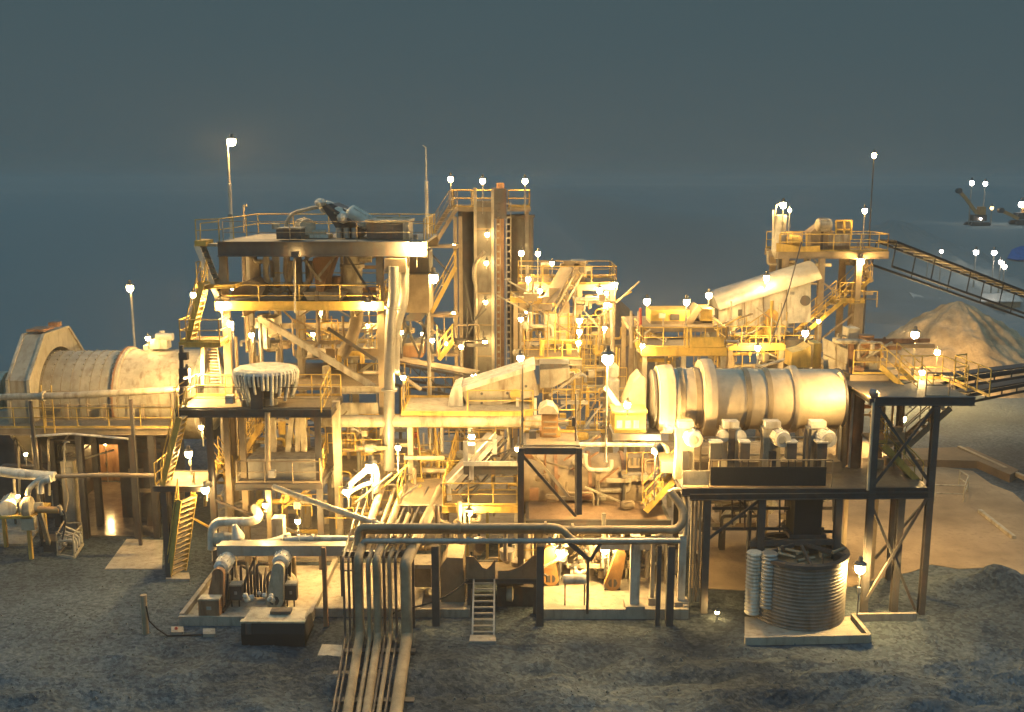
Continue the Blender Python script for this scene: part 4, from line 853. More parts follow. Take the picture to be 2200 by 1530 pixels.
def pump(label, px, pyf, m_, s=1., px_top=None):
    """slurry pump with a teardrop belt guard facing the viewer, motor above, casing behind"""
    a = G(px, pyf, .2); t = thing('slurry_pump', label, 'pump', a, None); Y = a.y; x = a.x; X2 = x+((px_top or px)-px)*.02; z0 = a.z
    def ringp(Y): 
        c0, r0, c1, r1 = V((x, Y, z0+.42*s)), .36*s, V((X2, Y, z0+1.75*s)), .24*s; p = []
        for k in range(13): an = math.pi*1.04+math.pi*.92*k/12; p.append(c0+V((math.cos(an)*r0, 0, math.sin(an)*r0)))
        for k in range(13): an = -.04*math.pi+math.pi*1.08*k/12; p.append(c1+V((math.cos(an)*r1, 0, math.sin(an)*r1)))
        return p
    MB().prism(ringp(Y), (0, .28, 0)).build('belt_guard', m_, t)
    m = MB(); c = V((x, Y-.01, z0+.42*s)); m.pbox
    for k in (-1, 1): m.prism([c+V((k*.04+k*q*.17*s*1, 0, w_*.19*s)) for q, w_ in ((0, -1), (.6, -.85), (1, 0), (.6, .85), (0, 1))], (0, .03, 0))
    m.build('guard_window', steel, t)
    motor(MB(), (X2, Y+1.0, z0+1.85*s), (0, 1, 0), 1.2*s, .33*s).build('motor', white, t)
    MB().lathe((x, Y+1.0, z0+.45*s), (0, 1, 0), [(-.6, .16), (.2, .2), (.25, .55*s), (.75, .6*s), (.8, .25)], 20).build('pump_casing', cream, t)
    m = MB(); m.box(x-.35, x+.35, Y+.1, Y+1.9, z0-.2, z0+.1)
    for k in (-1, 1): m.beam((x+k*.28, Y+.5, z0), (X2+k*.22, Y+.7, z0+1.5*s), .08); m.beam((x+k*.28, Y+1.5, z0), (X2+k*.22, Y+1.4, z0+1.5*s), .08)
    m.build('base_frame', steel, t); MB().tube(bend([(x, Y+1.5, z0+.6*s), (x+.1, Y+1.5, z0+1.2*s), (x+.1, Y+2.2, z0+2.4*s)], .4), .13, 10).build('outlet_pipe', cream, t)
    return t
pump('left front slurry pump with brown teardrop guard', 462, 1320, rusty, 1.0, 472)
pump('right front slurry pump with pale orange teardrop guard', 590, 1312, cream, 1.05, 600)
pump('left of the two floodlit pumps under the mesh floor', 1184, 1262, orange, .95, 1180)
pump('right of the two floodlit pumps, its orange guard leaning', 1316, 1272, orange, .98, 1332)
def cbox(label, px0, py0, px1, py1, Y, m_=steel, lid=cream, leg=0., win=True):
    t = thing('control_box', label, 'control box', (W((px0+px1)/2, py1, Y).x, Y, leg)); MB().pbox(px0, py0, px1, py1, Y, .35).build('body', m_, t); q, q2 = W(px0-1, py0, Y), W(px1+1, py0, Y)
    MB().box(q.x, q2.x, Y-.05, Y+.42, q.z, q.z+.07).build('lid', lid, t)
    for px in (px0+4, px1-4): c = W(px, py1, Y+.15); MB().beam(c, V((c.x, c.y, leg)), .05).build('leg', steel, t)
    if win: w_ = (px1-px0)*.22; h_ = (py1-py0)*.2; MB().pbox((px0+px1)/2-w_/2, (py0+py1)/2-h_/2, (px0+px1)/2+w_/2, (py0+py1)/2+h_/2, Y-.02, .03).build('gauge', galv, t)
    return t
cbox('brown square control box on legs left of the front pump pad', 427, 1290, 470, 1325, 38.4, rusty, cream)
cbox('dark control box between the two front left pumps', 494, 1259, 518, 1290, 39.6)
cbox('black control box right of the pale orange front pump', 613, 1258, 636, 1290, 39.6)
for k, (px, py) in enumerate(((380, 1352), (448, 1356))): tag(MB().prism([G(x, y, .14) for x, y in ((px-12, py+6), (px+14, py+6), (px+14, py-6), (px-12, py-6))], (0, 0, -.3)).build('concrete_block', conc), ('small concrete block at the left kerb tip of the pump pad', 'small concrete block under the brown square control box')[k], 'block')
tag(MB().tube([G(380, 1350, 0), G(378, 1350, .9)], .06, 8).build('stub_post', redm), 'short red stub post at the left tip of the pump pad', 'post')
t = thing('manifold', 'dark tangle of pipes and valves between the two front left pumps', 'manifold', G(545, 1290, 0)); m = MB(); random.seed(2)
for i in range(9): c = G(520+i*7, 1282, .3); m.tube(bend([c, c+UP*random.uniform(.6, 1.5), c+V((random.uniform(-.4, .4), .6, random.uniform(.8, 1.6)))], .2), .06, 7)
m.build('pipe_loop', steel, t); m = MB()
for i in range(10): m.ball(G(518+random.random()*70, 1270+random.random()*20, .5+random.random()), random.uniform(.08, .15), 8)
m.build('valve', white, t)
for k, px in enumerate((496, 505, 548, 622, 631)): tag(MB().tube([W(px, 1196, 41.6), V((W(px, 1196, 41.6).x, 41.6, .2))], .07 if k % 2 else .1, 8).build('riser_pipe', cream if k % 2 else brown), ['brown riser behind the left front pump', 'thin cream riser behind the dark control box', 'brown riser behind the valve tangle', 'thin cream riser behind the black control box', 'brown riser at the far right of the front pumps'][k], 'pipe')
pipe('white-hot looking curved pipe arching beside the low floodlight', [W(738, 1062, 43.4), W(752, 1040, 43.6), W(790, 1008, 43.9), W(806, 1002, 44), W(812, 1030, 44), W(806, 1056, 44)], .14, white, .8, 12)
pipe('second white curved pipe nested under the first beside the low floodlight', [W(752, 1058, 43.8), W(780, 1042, 44), W(803, 1036, 44.2), W(804, 1060, 44.2)], .1, white, .6, 12)
tag(MB().tube(bend([W(1006, 1246, 39.3), W(960, 1282, 38.6), W(905, 1302, 38.2), W(850, 1312, 37.8), G(835, 1330, .05)], .8), .035, 6).build('cable', black), 'black cable sagging from the ladder platform to the pipe bundle', 'cable')
# loader bucket standing on the gravel
t = thing('loader_bucket', 'big dark loader bucket standing on the gravel in front of the pumps', 'loader bucket', G(588, 1400, 0)); Y = 36.6
a, b_ = W(518, 1338, Y).x, W(654, 1338, Y).x; zt3 = W(585, 1338, Y).z
prof = [(Y-.05, -.05), (Y-.1, .5), (Y, zt3), (Y+.12, zt3), (Y+.1, .62), (Y+.5, .12), (Y+1.7, .1), (Y+1.75, -.05)]
MB().prism([(a, y, z) for y, z in prof], (b_-a, 0, 0)).build('shell', black, t)
for x in (a, b_-.06): MB().prism([(x, Y, -.04), (x, Y, zt3-.02), (x, Y+.5, zt3+.02), (x, Y+1.3, zt3-.15), (x, Y+1.72, .0)], (.06, 0, 0)).build('side_plate', steel, t)
MB().box(a-.03, b_+.03, Y-.06, Y+.2, zt3, zt3+.07).build('lip', cream, t); MB().prism([(a+.05, Y+.2, zt3), (b_-.05, Y+.2, zt3), (b_-.1, Y+1.2, zt3+.05), (a+.1, Y+1.2, zt3+.05)], (0, 0, .05)).build('top_plate', cream, t)
MB().box(W(573, 1330, Y).x, W(617, 1330, Y).x, Y+.55, Y+.95, zt3+.1, zt3+.22).build('hitch', steel, t)
MB().box(W(528, 1330, Y).x, W(540, 1330, Y).x, Y-.12, Y-.02, .5, zt3).build('hinge_ear', steel, t)
# ================================================================ UNDER THE MESH FLOOR
t = thing('water_tank', 'small white horizontal tank in front of the floodlit pumps', 'tank', W(1235, 1245, 39.6)); a, b_ = W(1208, 1245, 39.8), W(1261, 1245, 39.8)
MB().lathe(a, b_-a, [(0, .02), (.04, .17), (.12, .2), ((b_-a).length-.12, .2), ((b_-a).length-.04, .17), ((b_-a).length, .02)], 20).build('vessel', white, t)
for px in (1214, 1256): c = W(px, 1248, 39.8); MB().beam(c, V((c.x, c.y, .2)), .06).build('leg', steel, t)
for k, (px, py1, m_, wd, lb) in enumerate([(1360, 1312, white, .4, 'wide white column right of the floodlit pumps'), (1460, 1305, white, .3, 'curved white column at the right end under the mesh floor'), (1398, 1300, cream, .16, 'slim cream column between the white column and the bridge end')]):
    c = G(px+2, py1, .2); t = thing('support_column', lb, 'column', c); MB().beam(c+UP*.3, V((c.x, c.y, W(px, 1150, c.y).z)), wd, wd*.8).build('shaft', m_, t); MB().cbox(c+UP*-.2, wd*2.0, wd*2.0, .55).build('footing', conc, t)
MB().beam(W(1290, 1172, 40.6), W(1396, 1172, 40.6), .3, .3).build('header_beam', white)
o = bpy.data.objects['header_beam']; tag(o, 'white level header beam joining the columns behind the floodlit pumps', 'beam')
random.seed(31)
for k in range(3):
    t = thing('pipe_manifold', ['bright tangle of white pipes at the left under the mesh floor', 'bright tangle of white pipes in the middle under the mesh floor', 'bright tangle of white pipes at the right under the mesh floor'][k], 'manifold', G(1200+k*85, 1240, .2)); m = MB(); m2 = MB()
    for i in range(8):
        c = W(1175+k*85+random.random()*70, random.uniform(1150, 1235), random.uniform(41.6, 43)); d = V((random.uniform(-.7, .7), random.uniform(-.2, .3), random.uniform(-.5, .6)))
        m.tube(bend([c-UP*random.uniform(.4, 1.2), c, c+d, c+d+V((.4, 0, .2))], .25), random.choice([.07, .1, .14]), 8); m2.lathe(c, d, [(0, .2), (.1, .2)], 12)
    m.build('pipe_run', (white, brown, cream)[k], t); m2.build('flange', steel, t)
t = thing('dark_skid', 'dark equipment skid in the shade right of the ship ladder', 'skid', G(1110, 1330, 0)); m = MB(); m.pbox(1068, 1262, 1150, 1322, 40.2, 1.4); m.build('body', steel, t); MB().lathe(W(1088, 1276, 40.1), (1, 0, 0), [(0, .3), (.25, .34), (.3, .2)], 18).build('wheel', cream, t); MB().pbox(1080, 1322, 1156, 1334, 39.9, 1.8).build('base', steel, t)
t = thing('sump_stand', 'pale open frame left of the ladder platform behind a dark post', 'frame', G(905, 1312, 0)); m = MB()
for px in (878, 932): c = G(px, 1316, .2); m.beam(c, V((c.x, c.y, W(px, 1214, c.y).z)), .14)
m.build('leg', cream, t); MB().pbox(876, 1214, 934, 1222, 39.6, 1.2).build('top_plate', cream, t); MB().pbox(885, 1222, 926, 1262, 40.4, .8).build('sump_box', brown, t)
t = thing('sloping_chute', 'dark sloping chute side left of the ladder platform', 'chute', G(970, 1312, 0)); MB().prism(pl([(945, 1220), (960, 1198), (995, 1200), (1000, 1314), (948, 1312)], 40.2), (0, 1.6, 0)).build('body', brown, t)
# ================================================================ TROMMEL
DY = 39.5
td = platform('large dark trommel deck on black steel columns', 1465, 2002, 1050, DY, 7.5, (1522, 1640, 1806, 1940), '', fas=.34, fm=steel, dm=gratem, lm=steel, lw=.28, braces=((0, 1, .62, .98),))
zd = td['z']
MB().ibeam(W(1482, 1068, DY-.05), W(2000, 1064, DY-.05), .2, .26).build('lower_beam', steel, td)
m = MB()
for py, (a, b_) in ((1092, (1530, 1800)), (1136, (1530, 1770)), (1142, (1700, 1800))): m.beam(W(a, py, DY+1.2), W(b_, py, DY+1.2), .1, .12)
m.build('hanger_pipe', steel, td)
for px in (1573, 1590, 1600, 1675, 1700, 1718, 1760, 1790): MB().beam(W(px, 1070, DY+1.0), W(px, random.uniform(1120, 1150), DY+1.0), .06).build('hanger_rod', steel, td)
zc = W(1600, 857, 43).z; tx = lambda px: W(px, 857, 43).x
tm = thing('trommel', 'big horizontal trommel drum with raised rings on the dark deck', 'trommel', (tx(1600), 43, zd))
segs = [(1408, 1442, 1.52, 'ring'), (1442, 1500, 1.36, 'drum'), (1500, 1526, 1.78, 'ring'), (1526, 1690, 1.34, 'drum'), (1690, 1706, 1.48, 'ring'), (1706, 1796, 1.32, 'drum')]
for a, b_, r, nm in segs:
    L = tx(b_)-tx(a)
    pr = [(0, r), (L, r)] if nm == 'drum' else [(0, 1.3), (.02, r-.06), (L*.3, r-.02), (L*.5, r), (L-.02, r), (L, 1.3)]
    MB().lathe((tx(a), 43, zc), AX, pr, 72).build(nm, drumm, tm)
for px in (1452, 1485, 1590, 1634): MB().lathe((tx(px), 43, zc), AX, [(0, 1.3), (.01, 1.40), (.22, 1.40), (.23, 1.3)], 72).build('tyre_band', brown, tm)
MB().lathe((tx(1796), 43, zc), AX, [(0, 1.3), (.02, 1.36), (.1, 1.36), (.1, 1.0), (-.4, .95)], 64, False).build('end_ring', steel, tm)
MB().box(tx(1415), tx(1795), 41.7, 44.3, zd+.02, zd+.5).build('bed_frame', brown, tm)
for px in (1470, 1570, 1660, 1757):
    for s in (-1, 1): MB().cyl((tx(px)-.25, 43+s*1.05, zc-1.5), (tx(px)+.25, 43+s*1.05, zc-1.5), .3, 20).build('support_roller', steel, tm)
def drive(label, px, v):
    x = W(px, 950, 40.9).x; t = thing('drive_unit', label, 'drive unit', (x, 40.9, zd), 'drive units along the trommel'); z = zd; h = W(px, 905, 40.9).z-zd
    MB().box(x-.32, x+.32, 40.75, 41.3, z+h-.28, z+h).build('gearbox_cover', white, t); MB().prism([(x-.42, 40.8, z), (x+.42, 40.8, z), (x+.36, 40.8, z+h*.55), (x+.42, 40.8, z+h-.28), (x-.42, 40.8, z+h-.28), (x-.36, 40.8, z+h*.55)], (0, .5, 0)).build('pedestal', cream, t)
    if v != 1: motor(MB(), (x+.25, 40.55, z+h-.62), (.12, -1, 0), .8, .34).build('motor', white, t); MB().lathe((x+.25-.05, 40.14, z+h-.62), (0, -1, 0), [(0, .2), (.02, .12)], 16).build('fan_cover', cream, t)
    MB().pbox
    m = MB(); m.box(x-.14, x+.14, 40.6, 40.76, z+.1, z+h-.3 if v == 1 else z+h*.5); m.build('belt_slot', steel, t)
    if v == 1:
        for k in (-1, 1): MB().lathe((x+k*.36, 40.7, z+h-.6), (0, -1, 0), [(-.1, .26), (.05, .26), (.07, .1)], 18).build('motor', white, t)
    return t
drive('leftmost drive unit with twin round motors beside the stair head', 1472, 0); drive('second drive unit with dark vertical belt slot', 1569, 1); drive('third drive unit with large round motor', 1658, 2); drive('rightmost drive unit lit white under the bright drum end', 1755, 3)
for a, b_, lb in ((1526, 1552, 'dark control panel left of the belt-slot drive'), (1590, 1612, 'dark control panel right of the belt-slot drive'), (1690, 1713, 'dark control panel left of the white-lit drive'), (1755, 1778, 'dark control panel under the white-lit drive')): cbox(lb, a, 952, b_, 987, 40.1, steel, white, zd, False)
t = thing('gate_post_pair', 'dark upright channel pair between third and fourth drive units', 'posts', W(1730, 990, 40.2))
for px in (1730, 1741): MB().beam(V((W(px, 925, 40.2).x, 40.2, zd)), W(px, 922, 40.2), .09).build('post', steel, t)
t = thing('splash_apron', 'wide black splash apron below the drive units', 'apron', W(1650, 1040, 39.7)); MB().pbox(1526, 1004, 1776, 1044, 39.62, .06).build('apron', black, t); MB().pbox(1466, 1012, 1525, 1042, 39.6, .06).build('end_plate', cream, t)
rail(td, [V((W(1525, 1050, DY).x, 39.75, zd)), V((W(1790, 1050, DY).x, 39.75, zd))], 1.15, 3, brown, .025, False)
rail(td, [V((W(1525, 1050, DY).x, 41.7, zd)), V((W(1795, 1050, DY).x, 41.7, zd))], 1.6, 5, cream, .05, False)
t = thing('discharge_chute', 'black discharge chute dropping from the trommel deck into the corrugated tank', 'chute', W(1735, 1100, 40)); MB().pbox(1704, 1046, 1770, 1162, 39.9, 1.2).build('body', black, t); MB().pbox(1696, 1150, 1776, 1158, 39.85, 1.3).build('flange', steel, t)
MB().lathe(W(1740, 1172, 40.4), UP, [(-.25, .35), (.3, .5)], 20).build('spout', steel, t)
stair('yellow stair from the mesh floor up to the left end of the trommel deck', W(1384, 1092, 42.6), W(1456, 1014, 42.6), .9)
# feed hood at left end of trommel
t = thing('feed_hood', 'cream feed hood with pointed top at the left end of the trommel', 'hood', W(1365, 930, 43.6))
MB().prism(pl([(1338, 935), (1344, 866), (1362, 822), (1378, 806), (1386, 812), (1388, 935)], 42.8), (0, 1.6, 0)).build('body', brown, t)
MB().lathe((tx(1396), 43, zc), AX, [(0, 1.1), (.06, 1.3), (.16, 1.3)], 48).build('seal_ring', steel, t)
MB().prism(pl([(1298, 838), (1306, 832), (1336, 872), (1328, 880)], 42.6), (0, .5, 0)).build('strut', white, t)
t = thing('switch_house', 'low cream box with three pale panels under the feed hood', 'cabinet', W(1350, 935, 42)); MB().pbox(1320, 888, 1388, 932, 41.6, 1.3).build('housing', yellow, t)
for px in (1331, 1349, 1367): MB().pbox(px-6, 904, px+6, 920, 41.56, .05).build('panel', white, t)
MB().pbox(1316, 884, 1392, 888, 41.5, 1.5).build('roof', yellow, t); MB().pbox(1316, 933, 1420, 946, 41.4, 1.8).build('plinth', steel, t)
# corrugated tank
c = G(1712, 1352, .0); c.y = 39.6; c.x = W(1712, 1280, 39.6).x; rr = 1.95; th = W(1712, 1186, 39.6).z
t = thing('corrugated_tank', 'dark round corrugated water tank inside the bund', 'tank', c)
pr = []; z = .05
while z < th: pr += [(z, rr-.025), (z+.05, rr), (z+.10, rr-.025)]; z += .15
MB().lathe(c, UP, pr, 64, False).build('wall', tankm, t)
MB().lathe(c, UP, [(th, rr-.25), (th+.02, rr+.07), (th+.16, rr+.07), (th+.16, rr-.2)], 64, False).build('rim', steel, t)
MB().lathe(c, UP, [(th-.35, rr-.1), (th-.34, .05)], 48).build('slurry', brown, t)
for k in range(5): a_ = .35*math.pi+k*1.2; MB().beam(c+V((math.cos(a_)*rr*.95, math.sin(a_)*rr*.95, th+.1)), c+V((math.cos(a_)*.3, math.sin(a_)*.3, th+.35)), .1, .16).build('roof_beam', steel, t)
m = MB(); random.seed(14)
for i in range(14): q = c+V((random.uniform(-1.2, 1.2), random.uniform(-1.3, .2), th+random.uniform(.0, .35))); m.tube([q, q+V((random.uniform(-.8, .8), .3, random.uniform(-.1, .2)))], .07, 6)
m.build('hose_coil', brown, t)
for k, (px, lb) in enumerate(((1622, 'pale ribbed cylinder painting the lit left side of the dark tank'), (1654, 'second, shorter ribbed cylinder painting the lit side of the dark tank'))):
    q = W(px, 1185, 39.0-k*.4); pr = []; z = (.25, .7)[k]; 
    while z < q.z: pr += [(z, .30), (z+.06, .34), (z+.12, .30)]; z += .16
    tag(MB().lathe(V((q.x, q.y, 0)), UP, pr, 24).build('lit_tank_side', white if k == 0 else galv), lb, 'lit tank side')  # pale paint stands for lamplight on the left side of the tank
t = thing('agitator_beam', 'dark beam lying across the rim of the corrugated tank', 'beam', W(1700, 1166, 39.9)); MB().beam(W(1610, 1168, 39.6), W(1790, 1164, 39.6), .16, .22).build('beam', steel, t); MB().tube([W(1768, 1215, 38.0), W(1768, 1188, 38.0)], .03, 6).build('rod', steel, t)
tag(MB().beam(W(1862, 1282, 39.4), W(1908, 1208, 39.4), .07).build('steel_offcut', cream), 'pale steel offcut leaning near the black columns at right', 'steel bar')
pipe('cream pipe bending down at the left corner of the trommel deck', [W(1436, 1058, 40.2), W(1462, 1048, 40.2), W(1474, 1070, 40.0), W(1472, 1150, 39.6)], .1, cream, .3)
for k in range(3): tag(MB().tube(bend([W(1474+k*9, 1050, 40.4), W(1488+k*9, 1072, 40.2), V((W(1488+k*9, 1072, 40.2).x, 40.2, .2))], .2), .05, 7).build('conduit', cream), ['first cream conduit dropping at the left of the trommel deck', 'middle cream conduit dropping at the left of the trommel deck', 'third cream conduit, beside the black deck column'][k], 'conduit')
t = thing('loader_machine', 'pale machinery half hidden behind the trommel deck columns', 'machine', G(1600, 1170, 0)); MB().prism(pl([(1548, 1128), (1572, 1098), (1600, 1098), (1578, 1130)], 46), (0, .8, 0)).build('boom', white, t); MB().lathe(W(1540, 1078, 47), (1, 0, 0), [(0, .2), (.2, .35), (1.0, .35), (1.2, .1)], 16).build('drum', white, t); MB().lathe(W(1612, 1082, 47), (1, -.2, 0), [(0, .3), (.3, .45), (1.0, .45), (1.3, .1)], 16).build('drum', white, t); MB().pbox(1536, 1124, 1640, 1140, 46.4, 1.6).build('chassis', brown, t)
tag(MB().pbox(1490, 1190, 1504, 1208, 40.6, .3).build('junction_box', steel), 'dark junction box on a thin post beside the left deck column', 'junction box')
tag(MB().beam(W(1497, 1208, 40.7), V((W(1497, 1208, 40.7).x, 40.7, 0)), .06).build('thin_post', steel), 'thin post below the dark junction box at the left deck column', 'post')
# ================================================================ RIGHT STAIR TOWER AND PLATFORMS
rt = thing('stair_tower', 'black braced steel tower at the right with a railed deck on top', 'stair tower', (W(1950, 1050, DY).x, 41, 0)); zr = W(1950, 857, DY).z
xa, xb = W(1884, 870, DY).x, W(2012, 870, DY).x; Yb = DY+3.6
for x in (xa, xb):
    for y in (DY, Yb): MB().ibeam((x, y, 0), (x, y, zr-.3), .26, .26, .035, V((0, 1, 0))).build('column', steel, rt)
MB().box(W(1872, 860, DY).x, W(2092, 860, DY).x, DY, Yb+.6, zr-.06, zr).build('deck', gratem, rt); MB().ibeam(W(1868, 862, DY-.05), W(2094, 862, DY-.05), .2, .36).build('edge_beam', steel, rt); MB().ibeam(W(1868, 862, Yb), W(2094, 862, Yb), .2, .34).build('edge_beam', steel, rt)
for x in (xa, xb, W(2090, 860, DY).x): MB().ibeam((x, DY+.1, zr-.2), (x, Yb, zr-.2), .14, .26).build('edge_beam', steel, rt)
for a, b_, Y in (((1890, 880), (2002, 1046), DY-.02), ((2004, 878), (1874, 1046), DY-.1), ((1868, 1074), (1966, 1310), DY-.02), ((1990, 1072), (1860, 1290), DY-.1), ((1900, 890), (2000, 1040), Yb), ((1990, 1075), (1880, 1200), Yb)): MB().beam(W(*a, Y), W(*b_, Y), .1, .1, V((0, 1, 0))).build('brace', steel, rt)
MB().ibeam(W(1868, 1052, DY-.06), W(2000, 1052, DY-.06), .16, .2).build('tie_beam', steel, rt)
rail(rt, [V((W(1990, 860, DY).x, DY+.1, zr)), V((W(2040, 860, DY).x, DY+.1, zr))], 1.05, 1.2, m=brown)
rail(rt, [V((W(1940, 860, Yb).x, Yb+.5, zr)), V((W(2030, 860, Yb).x, Yb+.5, zr)), V((W(2030, 860, Yb).x, DY+1.6, zr))], 1.05, 1.2)
rail(rt, [V((W(2046, 860, Yb).x, DY+.3, zr)), V((W(2046, 860, Yb).x, Yb, zr)), V((W(2078, 860, Yb).x, Yb+.4, zr))], 1.15, 1.2)
stair('yellow stair falling from the trommel plant to the black tower deck', W(1986, 856, 42.0), W(1908, 786, 43.6), 1.0)
stair('steep stair hanging under the right end of the black tower deck', W(1935, 960, 42.2), W(2034, 872, 42.2), .8, brown)
stair('yellow stair inside the black tower descending to the trommel deck', W(1972, 1036, 41.2), W(1892, 952, 41.2), .8)
MB().pbox(1876, 950, 1940, 955, 41, 1.6).build('landing', brown, rt)
rail(rt, [W(1880, 952, 41.0), W(1905, 952, 41.0)], 1.05, .8)
# upper plant right of trommel
up_ = platform('raised service deck right of the trommel carrying brown plant', 1826, 1910, 806, 43.2, 4.5, (1834, 1900), '', fas=.3, fm=brown, zb=0, lm=brown, sp=1.2)
rail(up_, [V((W(1834, 806, 43.2).x, 43.3, up_['z'])), V((W(1905, 806, 43.2).x, 43.3, up_['z']))], 1.1, 1.2)
t = thing('cladding_panel', 'leaning orange-lit cladding panel above the right end of the trommel', 'panel', W(1795, 830, 44.4)); MB().prism(pl([(1768, 725), (1822, 752), (1819, 830), (1770, 800)], 44.4), (0, .08, 0)).build('sheet', cream, t); MB().beam(W(1770, 762, 44.36), W(1820, 784, 44.36), .05).build('seam', brown, t)
MB().beam(W(1797, 740, 44.36), W(1797, 815, 44.36), .05).build('seam', brown, t)
for px in (1776, 1816): MB().beam(W(px, 800, 44.6), V((W(px, 800, 44.6).x, 44.6, zd)), .14).build('support_post', brown, t)
t = thing('discharge_box', 'brown sloped discharge box on the raised service deck', 'discharge box', W(1870, 806, 45)); MB().prism(pl([(1840, 738), (1868, 738), (1890, 770), (1888, 806), (1840, 806)], 44.6), (0, 2, 0)).build('body', brown, t); MB().pbox(1822, 708, 1840, 806, 44.8, 1.0).build('duct', rusty, t); MB().pbox(1822, 706, 1848, 728, 44.7, .8).build('head_box', cream, t); MB().pbox(1866, 765, 1886, 803, 44.5, .1).build('door', galv, t); MB().pbox(1893, 735, 1900, 770, 45, 1).build('side_post', orange, t)
t = thing('window_frame', 'small yellow square frame standing behind the cladding panel', 'frame', W(1810, 745, 45)); m = MB()
for a, b_ in (((1801, 718), (1819, 724)), ((1801, 718), (1801, 760)), ((1819, 724), (1819, 760)), ((1801, 742), (1819, 746))): m.beam(W(*a, 45), W(*b_, 45), .1)
m.build('bars', cream, t)
t = thing('belt_cover', 'yellow belt cover boxes behind the right end of the trommel', 'cover', W(1740, 785, 45.5)); MB().prism(pl([(1700, 790), (1702, 758), (1726, 752), (1742, 742), (1742, 790)], 45.5), (0, 1.2, 0)).build('cover', yellow, t); MB().pbox(1746, 738, 1766, 790, 45.6, 1).build('cover', yellow, t)
m = MB()
for px in (1700, 1750): m.beam(W(px, 790, 45.8), V((W(px, 790, 45.8).x, 45.8, zd)), .14)
m.build('leg', brown, t)
t = thing('pipe_riser_set', 'group of pink and cream risers at the right end of the trommel', 'pipes', (W(1830, 900, 43).x, 43, zd))
for px, m_, r in ((1808, cream, .09), (1822, brown, .12), (1834, white, .07), (1846, rusty, .22), (1856, rusty, .08)): c = W(px, 835, 42.6); MB().tube([V((c.x, 42.6, zd)), c], r, 10).build('riser', m_, t)
MB().tube(bend([W(1800, 800, 42.2), W(1812, 812, 42.2), V((W(1812, 812, 42.2).x, 42.2, zd))], .3), .08, 8).build('riser', cream, t)
pipe('cream handrail-like pipe sloping to the corner of the black tower', [W(1840, 836, 42), W(1872, 858, 40), W(1876, 870, 39.3), V((W(1876, 870, 39.3).x, 39.3, zd))], .06, cream, .2)
m = MB(); random.seed(44); m2 = MB()
for i in range(16):
    c = W(random.uniform(1880, 1945), random.uniform(900, 1010), random.uniform(42, 45)); 
    if i % 2: MB().tube([c, c+UP*random.uniform(.5, 1.4)], .06, 6).build('riser_pipe', brown, rt)
    else: MB().cbox(c, .4, .3, .4).build('junction_box', cream, rt)
# platform N with yellow machine
pn = platform('yellow railed platform above the left end of the trommel', 1378, 1562, 748, 50, 3.4, (1386, 1470, 1555), 'flr', fas=.42, fm=yellow, lm=cream, lw=.24, sp=1.2)
MB().pbox(1486, 726, 1556, 747, 49.98, .06).build('kick_panel', yellow, pn)
for px in (1476, 1484): MB().beam(W(px, 748, 49.95), W(px, 706, 49.95), .12).build('gate_post', yellow, pn)
pn2 = platform('upper platform carrying the yellow sizing machine', 1352, 1566, 702, 53, 4, (1358, 1376, 1560), '', fas=.3, fm=brown, lm=brown)
t = thing('sizing_machine', 'yellow sizing machine with sloping dark chute on the upper platform', 'machine', W(1460, 702, 54)); MB().pbox(1398, 667, 1482, 690, 54, 2).build('body', yellow, t); MB().pbox(1504, 664, 1531, 694, 54, 2).build('body', yellow, t); MB().pbox(1440, 675, 1460, 688, 53.95, .1).build('window', steel, t)
MB().prism(pl([(1468, 698), (1500, 656), (1510, 662), (1486, 700)], 53.8), (0, 1.6, 0)).build('chute', brown, t); MB().pbox(1416, 674, 1430, 684, 53.8, .4).build('motor_cover', white, t); MB().pbox(1398, 690, 1531, 701, 54, 2).build('skid', brown, t)
for px in (1356, 1372): MB().beam(W(px, 748, 52), W(px, 668, 52), .12).build('frame_post', cream, pn2)
tag(MB().tube([W(1376, 700, 51), W(1376, 662, 51)], .08, 8).build('signal_post', redm), 'red-topped signal post left of the yellow sizing machine', 'post')
# conveyor gallery
t = thing('conveyor_gallery', 'inclined cream conveyor gallery with a rounded lit roof', 'conveyor gallery', W(1650, 700, 58)); 
fr_ = [(1545, 662), (1742, 602), (1742, 692), (1545, 706)]; MB().prism(pl(fr_, 57), (0, 2.6, 0)).build('side_wall', white, t)
a, b_ = W(1532, 656, 58.3), W(1748, 590, 58.3); d = (b_-a).normalized(); s_ = d.cross(UP).normalized(); u_ = s_.cross(d); v = []; 
for p in (a, b_): v += [p+s_*math.cos(math.pi*k/10)*1.55+u_*(math.sin(math.pi*k/10)*.95-.1) for k in range(11)]
MB().add(v, [(k, k+1, 12+k, 11+k) for k in range(10)]+[tuple(range(11)), tuple(range(21, 10, -1))], True).build('roof', galv, t)
MB().beam(W(1545, 663, 56.95), W(1742, 603, 56.95), .14, .1).build('eave', steel, t)
MB().cyl(W(1655, 682, 57.05), W(1655, 682, 56.9), .5, 28).build('hatch', yellow, t); MB().cyl(W(1655, 682, 56.92), W(1655, 682, 56.86), .3, 24).build('hatch_cover', orange, t)
for px, py, w_, h_ in ((1590, 672, 9, 14), (1580, 692, 16, 12), (1702, 630, 10, 6), (1640, 690, 12, 16)): MB().pbox(px-w_/2, py-h_/2, px+w_/2, py+h_/2, 56.96, .05).build('access_panel', galv if px != 1590 else steel, t)
MB().cyl(W(1730, 646, 57.02), W(1730, 646, 56.92), .3, 18).build('port', steel, t)
for px in (1600, 1640, 1690): MB().beam(W(px, 645-(px-1600)*.3, 56.97), W(px, 703, 56.97), .05).build('seam', brown, t)
MB().pbox(1534, 664, 1546, 706, 57.2, 2.2).build('end_door', steel, t)
